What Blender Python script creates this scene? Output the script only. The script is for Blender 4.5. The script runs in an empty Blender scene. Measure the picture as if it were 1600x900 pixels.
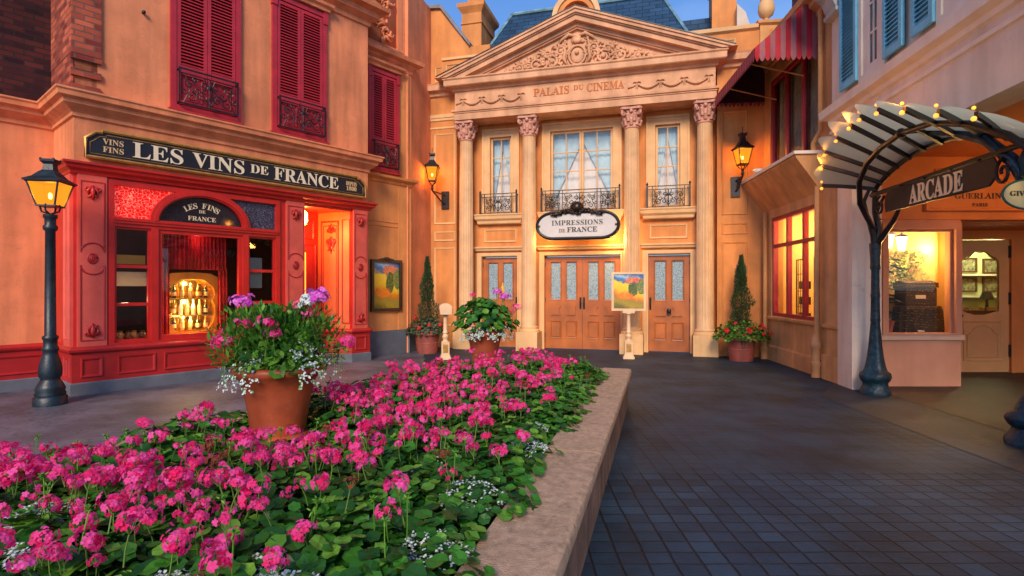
import bpy, math, random
from mathutils import Matrix, Vector, noise
R = math.radians
PI = math.pi
scene = bpy.context.scene
col = scene.collection

# ------------------------------------------------------------------ camera
cam = bpy.data.cameras.new('camera'); cam.sensor_width = 36; cam.lens = 19.4
cam.clip_start = 0.05; cam.clip_end = 2000
camo = bpy.data.objects.new('camera', cam); col.objects.link(camo)
camo.location = (0, 0, 1.55); camo.rotation_euler = (R(90), 0, 0)
scene.camera = camo

# ------------------------------------------------------------------ sky, sun, exposure
SUN_EL, SUN_AZ = 31.0, 188.0        # azimuth the sun stands at, clockwise from +Y (behind the camera)
world = bpy.data.worlds.new('World'); scene.world = world; world.use_nodes = True
wn = world.node_tree.nodes; wl = world.node_tree.links
bg = wn['Background']; bg.inputs[1].default_value = 0.105
sky = wn.new('ShaderNodeTexSky'); sky.sky_type = 'NISHITA'; sky.sun_disc = False
sky.sun_elevation = R(SUN_EL); sky.sun_rotation = R(SUN_AZ); sky.ozone_density = 4.5
sky.air_density = 1.0; sky.dust_density = 0.4
tcw = wn.new('ShaderNodeTexCoord'); mpw = wn.new('ShaderNodeMapping'); mpw.inputs['Scale'].default_value = (1.2, 1.2, 3.2)
nzw = wn.new('ShaderNodeTexNoise'); nzw.inputs['Scale'].default_value = 2.6; nzw.inputs['Detail'].default_value = 6
rpw = wn.new('ShaderNodeValToRGB'); rpw.color_ramp.elements[0].position = .50; rpw.color_ramp.elements[1].position = .80
rpw.color_ramp.elements[1].color = (.35, .35, .35, 1)
mxw = wn.new('ShaderNodeMix'); mxw.data_type = 'RGBA'
mxw.inputs[7].default_value = (3.6, 4.6, 6.4, 1)
wl.new(tcw.outputs['Generated'], mpw.inputs[0]); wl.new(mpw.outputs[0], nzw.inputs[0]); wl.new(nzw.outputs[0], rpw.inputs[0])
tnt = wn.new('ShaderNodeMix'); tnt.data_type = 'RGBA'; tnt.blend_type = 'MULTIPLY'; tnt.inputs[0].default_value = 1; tnt.inputs[7].default_value = (.80, 1.0, 1.22, 1)
wl.new(sky.outputs[0], tnt.inputs[6]); wl.new(rpw.outputs[0], mxw.inputs[0]); wl.new(tnt.outputs[2], mxw.inputs[6]); wl.new(mxw.outputs[2], bg.inputs[0])
sd = bpy.data.lights.new('sun', 'SUN'); sd.energy = 2.3; sd.angle = R(20); sd.color = (1, .80, .58)
so = bpy.data.objects.new('sun', sd); col.objects.link(so)
dirv = Vector((math.sin(R(SUN_AZ)) * math.cos(R(SUN_EL)), math.cos(R(SUN_AZ)) * math.cos(R(SUN_EL)), math.sin(R(SUN_EL))))
so.rotation_euler = dirv.to_track_quat('Z', 'Y').to_euler()
scene.view_settings.view_transform = 'Standard'; scene.view_settings.look = 'None'
scene.view_settings.exposure = 0.70; scene.view_settings.gamma = 1
scene.cycles.use_denoising = True
scene.cycles.max_bounces = 6; scene.cycles.transparent_max_bounces = 12
scene.cycles.sample_clamp_indirect = 6

# ------------------------------------------------------------------ frames (x along the facade, y into the building, z up)
def frame(ox, oy, dx, dy, oz=0):
    a = math.atan2(dy, dx)
    return Matrix.Translation((ox, oy, oz)) @ Matrix.Rotation(a, 4, 'Z')
FS = frame(-6.28, 7.906, .634, .773)      # wine shop
FP = frame(.504, 14.126, .963, -.268)     # palace
FY = frame(5.586, 12.04, -.0913, -.996)   # ochre shop
FG = frame(5.23, 8.85, -.129, -.992)      # arcade building
ID = Matrix.Identity(4)
WM = {}

# ------------------------------------------------------------------ materials
MATS = {}
def nt(name):
    m = bpy.data.materials.new(name); m.use_nodes = True
    return m, m.node_tree.nodes, m.node_tree.links, m.node_tree.nodes['Principled BSDF']
def lnk(l, a, b): l.new(a, b)
def surf(name, c, rough=.7, var=.12, scale=3, bump=.15, bscale=60, streak=0, metal=0, dirt=None, spec=.5, c2=None, coat=0, crack=0):
    """painted / plastered surface: tone drift, fine grain, rain streaks, speckled dirt"""
    if name in MATS: return MATS[name]
    m, n, l, p = nt(name)
    tc = n.new('ShaderNodeTexCoord')
    a = n.new('ShaderNodeTexNoise'); a.inputs['Scale'].default_value = scale; a.inputs['Detail'].default_value = 6; a.inputs['Roughness'].default_value = .6
    l.new(tc.outputs['Object'], a.inputs['Vector'])
    r = n.new('ShaderNodeValToRGB'); e = r.color_ramp.elements
    lo = [x * (1 - var * 1.6) for x in c]; hi = [min(1, x * (1 + var)) for x in (c2 or c)]
    e[0].position = .32; e[1].position = .68; e[0].color = (*lo, 1); e[1].color = (*hi, 1)
    l.new(a.outputs[0], r.inputs[0]); out = r.outputs[0]
    if streak:
        mp = n.new('ShaderNodeMapping'); mp.inputs['Scale'].default_value = (2.6, 2.6, .28)
        b = n.new('ShaderNodeTexNoise'); b.inputs['Scale'].default_value = 1.6; b.inputs['Detail'].default_value = 5
        l.new(tc.outputs['Object'], mp.inputs[0]); l.new(mp.outputs[0], b.inputs['Vector'])
        rr = n.new('ShaderNodeValToRGB'); rr.color_ramp.elements[0].position = .35; rr.color_ramp.elements[1].position = .62
        k = 1 - streak; rr.color_ramp.elements[0].color = (k, k * .96, k * .92, 1); rr.color_ramp.elements[1].color = (1, 1, 1, 1)
        l.new(b.outputs[0], rr.inputs[0])
        mx = n.new('ShaderNodeMix'); mx.data_type = 'RGBA'; mx.blend_type = 'MULTIPLY'; mx.inputs[0].default_value = 1
        l.new(out, mx.inputs[6]); l.new(rr.outputs[0], mx.inputs[7]); out = mx.outputs[2]
    if dirt:
        d = n.new('ShaderNodeTexNoise'); d.inputs['Scale'].default_value = scale * 5; d.inputs['Detail'].default_value = 8; d.inputs['Roughness'].default_value = .75
        l.new(tc.outputs['Object'], d.inputs['Vector'])
        dr = n.new('ShaderNodeValToRGB'); dr.color_ramp.elements[0].position = .58; dr.color_ramp.elements[1].position = .74
        dr.color_ramp.elements[1].color = (.7, .7, .7, 1); dr.color_ramp.elements[0].color = (0, 0, 0, 1)
        l.new(d.outputs[0], dr.inputs[0])
        mx = n.new('ShaderNodeMix'); mx.data_type = 'RGBA'; l.new(dr.outputs[0], mx.inputs[0])
        l.new(out, mx.inputs[6]); mx.inputs[7].default_value = (*dirt, 1); out = mx.outputs[2]
    if crack:
        w = n.new('ShaderNodeTexNoise'); w.inputs['Scale'].default_value = 1.3; w.inputs['Detail'].default_value = 9; w.inputs['Roughness'].default_value = .62
        l.new(tc.outputs['Object'], w.inputs['Vector'])
        cr = n.new('ShaderNodeValToRGB'); ce = cr.color_ramp.elements
        ce[0].position = .487; ce[0].color = (1, 1, 1, 1); ce[1].position = .5; ce[1].color = (1 - crack,) * 3 + (1,)
        x = ce.new(.513); x.color = (1, 1, 1, 1)
        l.new(w.outputs[0], cr.inputs[0])
        mx = n.new('ShaderNodeMix'); mx.data_type = 'RGBA'; mx.blend_type = 'MULTIPLY'; mx.inputs[0].default_value = 1
        l.new(out, mx.inputs[6]); l.new(cr.outputs[0], mx.inputs[7]); out = mx.outputs[2]
    l.new(out, p.inputs['Base Color'])
    p.inputs['Roughness'].default_value = rough; p.inputs['Metallic'].default_value = metal
    p.inputs['Specular IOR Level'].default_value = spec; p.inputs['Coat Weight'].default_value = coat
    if bump:
        bn = n.new('ShaderNodeTexNoise'); bn.inputs['Scale'].default_value = bscale; bn.inputs['Detail'].default_value = 4
        l.new(tc.outputs['Object'], bn.inputs['Vector'])
        bu = n.new('ShaderNodeBump'); bu.inputs['Strength'].default_value = bump; bu.inputs['Distance'].default_value = .02
        l.new(bn.outputs[0], bu.inputs['Height']); l.new(bu.outputs[0], p.inputs['Normal'])
    MATS[name] = m
    return m
def emit(name, c, s):
    if name in MATS: return MATS[name]
    m, n, l, p = nt(name)
    p.inputs['Base Color'].default_value = (*c, 1); p.inputs['Emission Color'].default_value = (*c, 1); p.inputs['Emission Strength'].default_value = s
    MATS[name] = m; return m
def pane(name, tint=(.85, .9, .9), base=.01, rough=.02, glossy=(1, 1, 1)):
    """thin window glass: clear, with a Fresnel reflection of the sky and the square"""
    if name in MATS: return MATS[name]
    m = bpy.data.materials.new(name); m.use_nodes = True; n = m.node_tree.nodes; l = m.node_tree.links; n.clear()
    o = n.new('ShaderNodeOutputMaterial'); t = n.new('ShaderNodeBsdfTransparent'); t.inputs[0].default_value = (*tint, 1)
    g = n.new('ShaderNodeBsdfGlossy'); g.inputs['Roughness'].default_value = rough; g.inputs[0].default_value = (*glossy, 1)
    f = n.new('ShaderNodeFresnel'); f.inputs[0].default_value = 1.5
    a = n.new('ShaderNodeMath'); a.operation = 'ADD'; a.inputs[1].default_value = base; a.use_clamp = True
    mx = n.new('ShaderNodeMixShader')
    l.new(f.outputs[0], a.inputs[0]); l.new(a.outputs[0], mx.inputs[0]); l.new(t.outputs[0], mx.inputs[1]); l.new(g.outputs[0], mx.inputs[2]); l.new(mx.outputs[0], o.inputs[0])
    MATS[name] = m; return m
def lampglass(name, c, s, fac):
    if name in MATS: return MATS[name]
    m = bpy.data.materials.new(name); m.use_nodes = True; n = m.node_tree.nodes; l = m.node_tree.links; n.clear()
    o = n.new('ShaderNodeOutputMaterial'); t = n.new('ShaderNodeBsdfTransparent'); t.inputs[0].default_value = (1, .75, .35, 1)
    g = n.new('ShaderNodeEmission'); g.inputs[0].default_value = (*c, 1); g.inputs[1].default_value = s
    mx = n.new('ShaderNodeMixShader'); mx.inputs[0].default_value = fac
    l.new(t.outputs[0], mx.inputs[1]); l.new(g.outputs[0], mx.inputs[2]); l.new(mx.outputs[0], o.inputs[0])
    MATS[name] = m; return m
def veined(name, dark, vein, scale, rough=.2, width=.06, glow=None, trans=0):
    """patterned glass: pale veins round dark cells"""
    if name in MATS: return MATS[name]
    m, n, l, p = nt(name)
    tc = n.new('ShaderNodeTexCoord'); nz = n.new('ShaderNodeTexNoise'); nz.inputs['Scale'].default_value = scale * .8
    ad = n.new('ShaderNodeVectorMath'); ad.operation = 'MULTIPLY_ADD'; ad.inputs[1].default_value = (.09,) * 3
    l.new(tc.outputs['Object'], nz.inputs[0]); l.new(nz.outputs['Color'], ad.inputs[0]); l.new(tc.outputs['Object'], ad.inputs[2])
    v = n.new('ShaderNodeTexVoronoi'); v.feature = 'DISTANCE_TO_EDGE'; v.inputs['Scale'].default_value = scale
    l.new(ad.outputs[0], v.inputs['Vector'])
    r = n.new('ShaderNodeValToRGB'); r.color_ramp.elements[0].position = width * .4; r.color_ramp.elements[1].position = width * 1.8
    r.color_ramp.elements[0].color = (*vein, 1); r.color_ramp.elements[1].color = (*dark, 1)
    l.new(v.outputs[0], r.inputs[0]); l.new(r.outputs[0], p.inputs['Base Color']); p.inputs['Roughness'].default_value = rough
    if glow:
        l.new(r.outputs[0], p.inputs['Emission Color']); p.inputs['Emission Strength'].default_value = glow
    MATS[name] = m; return m
def bricks(name, c1, c2, mortar, w, h, ms, rough=.85, bump=.6, rot=(R(90), 0, 0), loc=(0, 0, 0), var=None, offset=.5, noisec=.5, wob=0, smooth=.1, wear=0):
    if name in MATS: return MATS[name]
    m, n, l, p = nt(name)
    tc = n.new('ShaderNodeTexCoord'); mp = n.new('ShaderNodeMapping'); mp.vector_type = 'TEXTURE'
    mp.inputs['Rotation'].default_value = rot; mp.inputs['Location'].default_value = loc
    l.new(tc.outputs['Object'], mp.inputs[0]); vec = mp.outputs[0]
    if wob:
        nz = n.new('ShaderNodeTexNoise'); nz.inputs['Scale'].default_value = 2.2; nz.inputs['Detail'].default_value = 3
        ad = n.new('ShaderNodeVectorMath'); ad.operation = 'MULTIPLY_ADD'; ad.inputs[1].default_value = (wob,) * 3
        l.new(vec, nz.inputs[0]); l.new(nz.outputs['Color'], ad.inputs[0]); l.new(vec, ad.inputs[2]); vec = ad.outputs[0]
    b = n.new('ShaderNodeTexBrick'); b.inputs['Scale'].default_value = 1
    b.inputs['Brick Width'].default_value = w; b.inputs['Row Height'].default_value = h; b.inputs['Mortar Size'].default_value = ms
    b.inputs['Mortar Smooth'].default_value = smooth; b.offset = offset
    b.inputs['Color1'].default_value = (*c1, 1); b.inputs['Color2'].default_value = (*c2, 1); b.inputs['Mortar'].default_value = (*mortar, 1)
    l.new(vec, b.inputs[0])
    bcol_, bfac_ = b.outputs[0], b.outputs['Fac']
    if wear:
        wz = n.new('ShaderNodeTexNoise'); wz.inputs['Scale'].default_value = .55; wz.inputs['Detail'].default_value = 5; wz.inputs['Roughness'].default_value = .6
        l.new(tc.outputs['Object'], wz.inputs[0]); wr = n.new('ShaderNodeMapRange'); wr.inputs[1].default_value = .36; wr.inputs[2].default_value = .60; wr.inputs[3].default_value = wear * .35; wr.inputs[4].default_value = wear
        l.new(wz.outputs[0], wr.inputs[0]); wm = n.new('ShaderNodeMix'); wm.data_type = 'RGBA'; l.new(wr.outputs[0], wm.inputs[0]); l.new(bcol_, wm.inputs[6]); wm.inputs[7].default_value = (*[(p_ + q_) / 2 for p_, q_ in zip(c1, c2)], 1); bcol_ = wm.outputs[2]
        iv = n.new('ShaderNodeMath'); iv.operation = 'SUBTRACT'; iv.inputs[0].default_value = 1; l.new(wr.outputs[0], iv.inputs[1]); fm_ = n.new('ShaderNodeMath'); fm_.operation = 'MULTIPLY'; l.new(bfac_, fm_.inputs[0]); l.new(iv.outputs[0], fm_.inputs[1]); bfac_ = fm_.outputs[0]
    a = n.new('ShaderNodeTexNoise'); a.inputs['Scale'].default_value = 1.1; a.inputs['Detail'].default_value = 8; a.inputs['Roughness'].default_value = .65
    l.new(tc.outputs['Object'], a.inputs[0])
    r = n.new('ShaderNodeValToRGB'); r.color_ramp.elements[0].position = .3; r.color_ramp.elements[1].position = .7
    k = 1 - noisec; r.color_ramp.elements[0].color = (k, k, k, 1); r.color_ramp.elements[1].color = (1.0 + noisec * .5,) * 3 + (1,)
    l.new(a.outputs[0], r.inputs[0])
    mx = n.new('ShaderNodeMix'); mx.data_type = 'RGBA'; mx.blend_type = 'MULTIPLY'; mx.inputs[0].default_value = 1
    l.new(bcol_, mx.inputs[6]); l.new(r.outputs[0], mx.inputs[7]); l.new(mx.outputs[2], p.inputs['Base Color'])
    p.inputs['Roughness'].default_value = rough; p.inputs['Specular IOR Level'].default_value = .28
    sb = n.new('ShaderNodeMath'); sb.operation = 'SUBTRACT'; sb.inputs[0].default_value = 1; l.new(bfac_, sb.inputs[1])
    fn = n.new('ShaderNodeTexNoise'); fn.inputs['Scale'].default_value = 40; fn.inputs['Detail'].default_value = 6; l.new(tc.outputs['Object'], fn.inputs[0])
    ml = n.new('ShaderNodeMath'); ml.operation = 'MULTIPLY_ADD'; ml.inputs[1].default_value = .25; l.new(fn.outputs[0], ml.inputs[0]); l.new(sb.outputs[0], ml.inputs[2])
    bu = n.new('ShaderNodeBump'); bu.inputs['Strength'].default_value = bump; bu.inputs['Distance'].default_value = .012
    l.new(ml.outputs[0], bu.inputs['Height']); l.new(bu.outputs[0], p.inputs['Normal'])
    MATS[name] = m; return m
def leafmat(name, c, c2, rough=.45, trans=.25):
    if name in MATS: return MATS[name]
    m, n, l, p = nt(name)
    oi = n.new('ShaderNodeObjectInfo'); g = n.new('ShaderNodeNewGeometry')
    ad = n.new('ShaderNodeMath'); ad.operation = 'ADD'; l.new(oi.outputs['Random'], ad.inputs[0]); l.new(g.outputs['Random Per Island'], ad.inputs[1])
    fr = n.new('ShaderNodeMath'); fr.operation = 'FRACT'; l.new(ad.outputs[0], fr.inputs[0])
    mx = n.new('ShaderNodeMix'); mx.data_type = 'RGBA'; l.new(fr.outputs[0], mx.inputs[0])
    mx.inputs[6].default_value = (*c, 1); mx.inputs[7].default_value = (*c2, 1)
    l.new(mx.outputs[2], p.inputs['Base Color']); p.inputs['Roughness'].default_value = rough; p.inputs['Specular IOR Level'].default_value = .35
    tr = n.new('ShaderNodeBsdfTranslucent'); l.new(mx.outputs[2], tr.inputs[0]); ms = n.new('ShaderNodeMixShader'); ms.inputs[0].default_value = trans
    l.new(p.outputs[0], ms.inputs[1]); l.new(tr.outputs[0], ms.inputs[2]); l.new(ms.outputs[0], n['Material Output'].inputs[0])
    MATS[name] = m; return m

salmon = surf('salmon_stucco', (.82, .27, .115), .8, .13, 1.3, .28, 80, .26, dirt=(.50, .16, .08), crack=.08)
orange_st = surf('orange_stucco', (.76, .29, .085), .8, .14, 1.1, .2, 80, .18, dirt=(.42, .15, .05))
amber_st = surf('amber_plaster', (.70, .26, .068), .75, .14, 1.4, .2, 60, .2)
trim_st = surf('cream_trim', (.76, .45, .21), .7, .1, 2, .1, 60, .08)
stone_pink = surf('pink_stone', (.72, .375, .205), .75, .14, 2, .2, 60, .2, dirt=(.40, .18, .11))
colstone = surf('column_stone', (.76, .46, .24), .7, .1, 2.5, .12, 60, .12)
redpaint = surf('red_paint', (.54, .018, .014), .38, .12, 3, .03, 40, .08)
reddado = surf('deep_red_paint', (.42, .016, .016), .42, .15, 3, .04, 40, .08)
pilred = surf('faded_red_paint', (.66, .095, .070), .5, .12, 2.5, .05, 40, .08)
shutred = surf('shutter_red', (.46, .022, .036), .5, .14, 3, .04, 40, .08)
plinth = surf('slate_grey_plinth', (.115, .125, .155), .8, .15, 3, .2, 50)
iron = surf('black_iron', (.018, .018, .022), .4, .3, 8, .1, 60, metal=.3)
tealiron = surf('teal_iron', (.006, .030, .044), .42, .5, 9, .7, 22)
browniron = surf('brown_iron', (.028, .018, .018), .4, .3, 6, .1, 40, metal=.2)
gold = surf('gold_leaf', (.50, .25, .055), .45, .25, 10, .1, 60, metal=.35)
black_paint = surf('black_paint', (.010, .011, .018), .5, .2, 6, .03, 60)
white_paint = surf('white_paint', (.74, .68, .66), .4, .05, 3, .03, 40)
cream = surf('cream_lettering', (.80, .66, .46), .4, .05, 3, 0)
wood = surf('orange_wood', (.46, .125, .022), .42, .18, 2, .06, 30, .16)
yellow_st = surf('ochre_stucco', (.70, .34, .13), .8, .15, 1.3, .3, 50, .24, dirt=(.42, .18, .07))
grey_st = surf('pale_grey_stucco', (.84, .66, .52), .8, .09, 1.1, .2, 60, .14, dirt=(.55, .42, .33))
whitetrim = surf('white_trim', (.82, .69, .57), .6, .08, 2, .1, 50, .06)
peach_st = surf('peach_stucco', (.56, .25, .145), .8, .1, 1.1, .15, 60, .06)
arcorange = surf('arcade_orange', (.60, .20, .05), .75, .12, 1.1, .12, 60, .06)
blueshut = surf('blue_shutter', (.17, .54, .74), .5, .15, 3, .05, 40, .12)
terracotta = surf('terracotta', (.38, .068, .024), .5, .2, 3, .12, 30, .18, dirt=(.46, .14, .07))
oldpot = surf('weathered_terracotta', (.33, .075, .055), .65, .18, 4, .12, 30, .15)
zinc = surf('zinc', (.30, .33, .38), .5, .15, 3, .1, 30)
winred = surf('window_red', (.34, .02, .035), .45, .12, 3, .03, 40)
curtain_red = surf('red_velvet', (.38, .004, .018), .85, .3, 6, .1, 40)
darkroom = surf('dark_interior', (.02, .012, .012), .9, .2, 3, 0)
warmroom = surf('warm_interior', (.75, .52, .22), .8, .1, 2, 0)
greenroom = surf('green_interior', (.42, .52, .30), .8, .1, 2, 0)
soil = surf('soil', (.035, .022, .015), .95, .3, 12, .6, 60)
capstone = surf('worn_capstone', (.43, .285, .19), .85, .2, 24, .5, 110, 0, dirt=(.26, .15, .11), crack=.25)
wallstone = surf('planter_wall_stone', (.25, .145, .10), .85, .3, 3, .6, 30, .55)
clear = pane('window_glass')
darkglass = pane('dark_window_glass', (.8, .8, .8), .0, .02, (.6, .6, .6))
frost = veined('etched_glass', (.10, .15, .17), (.34, .43, .47), 30, .25, .14)
marble_dark = veined('patterned_glass', (.012, .012, .025), (.20, .22, .34), 26, .3, .028)
marble_red = veined('red_lit_patterned_glass', (.60, .002, .002), (.95, .22, .15), 20, .3, .032, glow=.55)
leafA = leafmat('geranium_leaf', (.010, .060, .010), (.05, .22, .020))
leafB = leafmat('light_leaf', (.06, .20, .02), (.17, .38, .04))
leafC = leafmat('conifer_leaf', (.018, .045, .018), (.05, .10, .03), .6, .1)
pinkP = leafmat('pink_petal', (.86, .003, .14), (1, .13, .50), .6, .45)
pinkL = leafmat('light_pink_petal', (.95, .10, .28), (1, .30, .42), .5, .3)
purpleP = leafmat('purple_petal', (.62, .05, .52), (.90, .25, .75), .5, .3)
whiteP = leafmat('white_petal', (.55, .72, .72), (.90, .92, .90), .5, .3)
redP = leafmat('red_petal', (.75, .006, .02), (.9, .03, .05), .5, .3)
brownP = leafmat('withered_petal', (.10, .018, .01), (.22, .05, .02), .8, .1)
stemM = leafmat('stem', (.10, .20, .03), (.16, .26, .05), .6, .1)
bulbM = emit('lamp_flame', (1, .62, .22), 14)
bulbHot = emit('marquee_bulb', (1, .30, .035), 1.5)
amberglass = lampglass('amber_lamp_glass', (1, .33, .02), .95, .55)
hotglass = lampglass('bright_lantern_glass', (1, .62, .16), 5, .6)
whiteglow = emit('frosted_lamp_shade', (1, .78, .5), 3.2)

# ------------------------------------------------------------------ mesh builder
class MB:
    def __init__(s): s.v = []; s.f = []; s.m = []; s.mi = 0
    def add(s, vs, fs, mi=None):
        b = len(s.v); s.v += [tuple(v) for v in vs]
        s.f += [tuple(b + i for i in f) for f in fs]; s.m += [s.mi if mi is None else mi] * len(fs)
        return s
    def box(s, x0, x1, y0, y1, z0, z1):
        return s.add([(x0, y0, z0), (x1, y0, z0), (x1, y1, z0), (x0, y1, z0), (x0, y0, z1), (x1, y0, z1), (x1, y1, z1), (x0, y1, z1)],
                     [(0, 3, 2, 1), (4, 5, 6, 7), (0, 1, 5, 4), (1, 2, 6, 5), (2, 3, 7, 6), (3, 0, 4, 7)])
    def prism(s, pts, y0, y1):           # polygon in x,z (counter-clockwise seen from -y) from y0 (front) to y1
        n = len(pts)
        vs = [(x, y0, z) for x, z in pts] + [(x, y1, z) for x, z in pts]
        return s.add(vs, [tuple(range(n)), tuple(range(2 * n - 1, n - 1, -1))] + [(i, i + n, (i + 1) % n + n, (i + 1) % n) for i in range(n)])
    def slab(s, pts, z0, z1):            # polygon in x,y
        n = len(pts)
        vs = [(x, y, z0) for x, y in pts] + [(x, y, z1) for x, y in pts]
        return s.add(vs, [tuple(range(n - 1, -1, -1)), tuple(range(n, 2 * n))] + [(i, (i + 1) % n, (i + 1) % n + n, i + n) for i in range(n)])
    def xprism(s, pts, x0, x1):          # polygon in y,z extruded along x
        n = len(pts)
        vs = [(x0, y, z) for y, z in pts] + [(x1, y, z) for y, z in pts]
        return s.add(vs, [tuple(range(n - 1, -1, -1)), tuple(range(n, 2 * n))] + [(i, (i + 1) % n, (i + 1) % n + n, i + n) for i in range(n)])
    def ringed(s, rings, cap=True, closed=True):
        k = len(rings[0]); vs = [p for r in rings for p in r]; fs = []
        for i in range(len(rings) - 1):
            for j in range(k if closed else k - 1):
                a = i * k + j; b = i * k + (j + 1) % k
                fs.append((a, b, b + k, a + k))
        if cap: fs += [tuple(range(k - 1, -1, -1)), tuple((len(rings) - 1) * k + j for j in range(k))]
        return s.add(vs, fs)
    def lathe(s, prof, c=(0, 0, 0), n=20, sq=None):   # prof [(r,z)]
        rings = []
        for r, z in prof:
            rings.append([(c[0] + r * math.cos(2 * PI * j / n), c[1] + r * math.sin(2 * PI * j / n), c[2] + z) for j in range(n)])
        return s.ringed(rings)
    def tube(s, pts, r, n=6, cap=True):
        P = [Vector(p) for p in pts]; rs = r if isinstance(r, (list, tuple)) else [r] * len(P)
        rings = []; up = Vector((0, 0, 1)); prev = None
        for i, p in enumerate(P):
            d = (P[min(i + 1, len(P) - 1)] - P[max(i - 1, 0)])
            if d.length < 1e-9: d = Vector((0, 0, 1))
            d.normalize()
            if prev is None:
                a = d.cross(up) if abs(d.z) < .95 else d.cross(Vector((0, 1, 0)))
            else:
                a = prev - d * prev.dot(d)
                if a.length < 1e-6: a = d.cross(up)
            a.normalize(); prev = a; b = d.cross(a)
            rings.append([p + (a * math.cos(2 * PI * j / n) + b * math.sin(2 * PI * j / n)) * rs[i] for j in range(n)])
        return s.ringed(rings, cap)
    def sweep(s, path, prof, closed=False):  # plan path [(x,y)], outward on the right; prof closed [(out,z)]
        P = [Vector((x, y)) for x, y in path]; N = len(P); rings = []
        for i in range(N):
            def nrm(a, b):
                d = (b - a).normalized(); return Vector((d.y, -d.x))
            if closed: n1 = nrm(P[i - 1], P[i]); n2 = nrm(P[i], P[(i + 1) % N])
            else:
                n1 = nrm(P[i - 1], P[i]) if i else nrm(P[0], P[1]); n2 = nrm(P[i], P[i + 1]) if i < N - 1 else n1
            m = n1 + n2; m = m / max(.3, (1 + n1.dot(n2)))
            rings.append([(P[i].x + m.x * o, P[i].y + m.y * o, z) for o, z in prof])
        if closed: rings.append(rings[0])
        return s.ringed(rings, not closed)
    def wall(s, x0, x1, z0, z1, y0, y1, holes=()):
        xs = sorted({x0, x1} | {min(max(v, x0), x1) for h in holes for v in h[:2]}); zs = sorted({z0, z1} | {min(max(v, z0), z1) for h in holes for v in h[2:]})
        for i in range(len(xs) - 1):
            run = None
            for j in range(len(zs) - 1):
                cx = (xs[i] + xs[i + 1]) / 2; cz = (zs[j] + zs[j + 1]) / 2
                hole = any(h[0] < cx < h[1] and h[2] < cz < h[3] for h in holes)
                if not hole:
                    if run is None: run = zs[j]
                if hole or j == len(zs) - 2:
                    top = zs[j] if hole else zs[j + 1]
                    if run is not None and top > run: s.box(xs[i], xs[i + 1], y0, y1, run, top)
                    run = None
        return s
    def ring(s, x0, x1, z0, z1, y, w=.05, d=.02):    # mitred raised picture-frame moulding on a wall at y
        L = []
        for k, dd in ((0, -.003), (.25, d), (.7, d * .7), (1, -.003)):
            q = w * k; L.append([(x0 + q, y - dd, z0 + q), (x1 - q, y - dd, z0 + q), (x1 - q, y - dd, z1 - q), (x0 + q, y - dd, z1 - q)])
        return s.ringed(L, cap=False)
    def rect(s, x0, x1, z0, z1, y0, y1, w, wb=None):  # flat frame of four bars
        wb = wb or w
        s.box(x0, x0 + w, y0, y1, z0, z1); s.box(x1 - w, x1, y0, y1, z0, z1)
        s.box(x0 + w, x1 - w, y0, y1, z1 - w, z1); return s.box(x0 + w, x1 - w, y0, y1, z0, z0 + wb)
    def ball(s, c, r, n=8, sx=1, sy=1, sz=1):
        rings = []
        for i in range(1, n // 2 + 1):
            t = PI * i / (n // 2 + 1)
            rings.append([(c[0] + sx * r * math.sin(t) * math.cos(2 * PI * j / n), c[1] + sy * r * math.sin(t) * math.sin(2 * PI * j / n), c[2] - sz * r * math.cos(t)) for j in range(n)])
        return s.ringed(rings)
    def xf(s, M, start=0):
        s.v[start:] = [tuple(M @ Vector(v)) for v in s.v[start:]]; return s
    def build(s, name, mats, parent=None, M=None, smooth=False, auto=None):
        me = bpy.data.meshes.new(name)
        vs = s.v
        if M is not None and parent is not None:
            T = WM[parent].inverted() @ M; vs = [T @ Vector(v) for v in vs]
        me.from_pydata([tuple(v) for v in vs], [], s.f)
        if not isinstance(mats, (list, tuple)): mats = [mats]
        for m in mats: me.materials.append(m)
        if len(mats) > 1: me.polygons.foreach_set('material_index', s.m)
        if smooth: me.polygons.foreach_set('use_smooth', [True] * len(me.polygons))
        me.update()
        if smooth and auto != 0:
            try: me.set_sharp_from_angle(angle=R(auto or 40))
            except Exception: pass
        o = bpy.data.objects.new(name, me); col.objects.link(o)
        if parent is not None: o.parent = parent; WM[o] = WM[parent]
        elif M is not None: o.matrix_basis = M; WM[o] = M
        else: WM[o] = ID
        return o
def tag(o, label=None, cat=None, group=None, kind=None):
    if label: o['label'] = label
    if cat: o['category'] = cat
    if group: o['group'] = group
    if kind: o['kind'] = kind
    return o
def thing(name, label, cat, M=ID, group=None):
    o = bpy.data.objects.new(name, None); col.objects.link(o); o.empty_display_size = .1
    o.matrix_basis = M; WM[o] = M
    return tag(o, label, cat, group)
def at(x, y, z=0, rz=0): return Matrix.Translation((x, y, z)) @ Matrix.Rotation(rz, 4, 'Z')
def bevel(o, w=.008, seg=2):
    m = o.modifiers.new('bevel', 'BEVEL'); m.width = w; m.segments = seg; m.limit_method = 'ANGLE'; m.angle_limit = R(40); return o
def serif(t): return ''.join(chr(0x1D400 + ord(c) - 65) if 'A' <= c <= 'Z' else (chr(0x1D7CE + ord(c) - 48) if '0' <= c <= '9' else c) for c in t)
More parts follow.
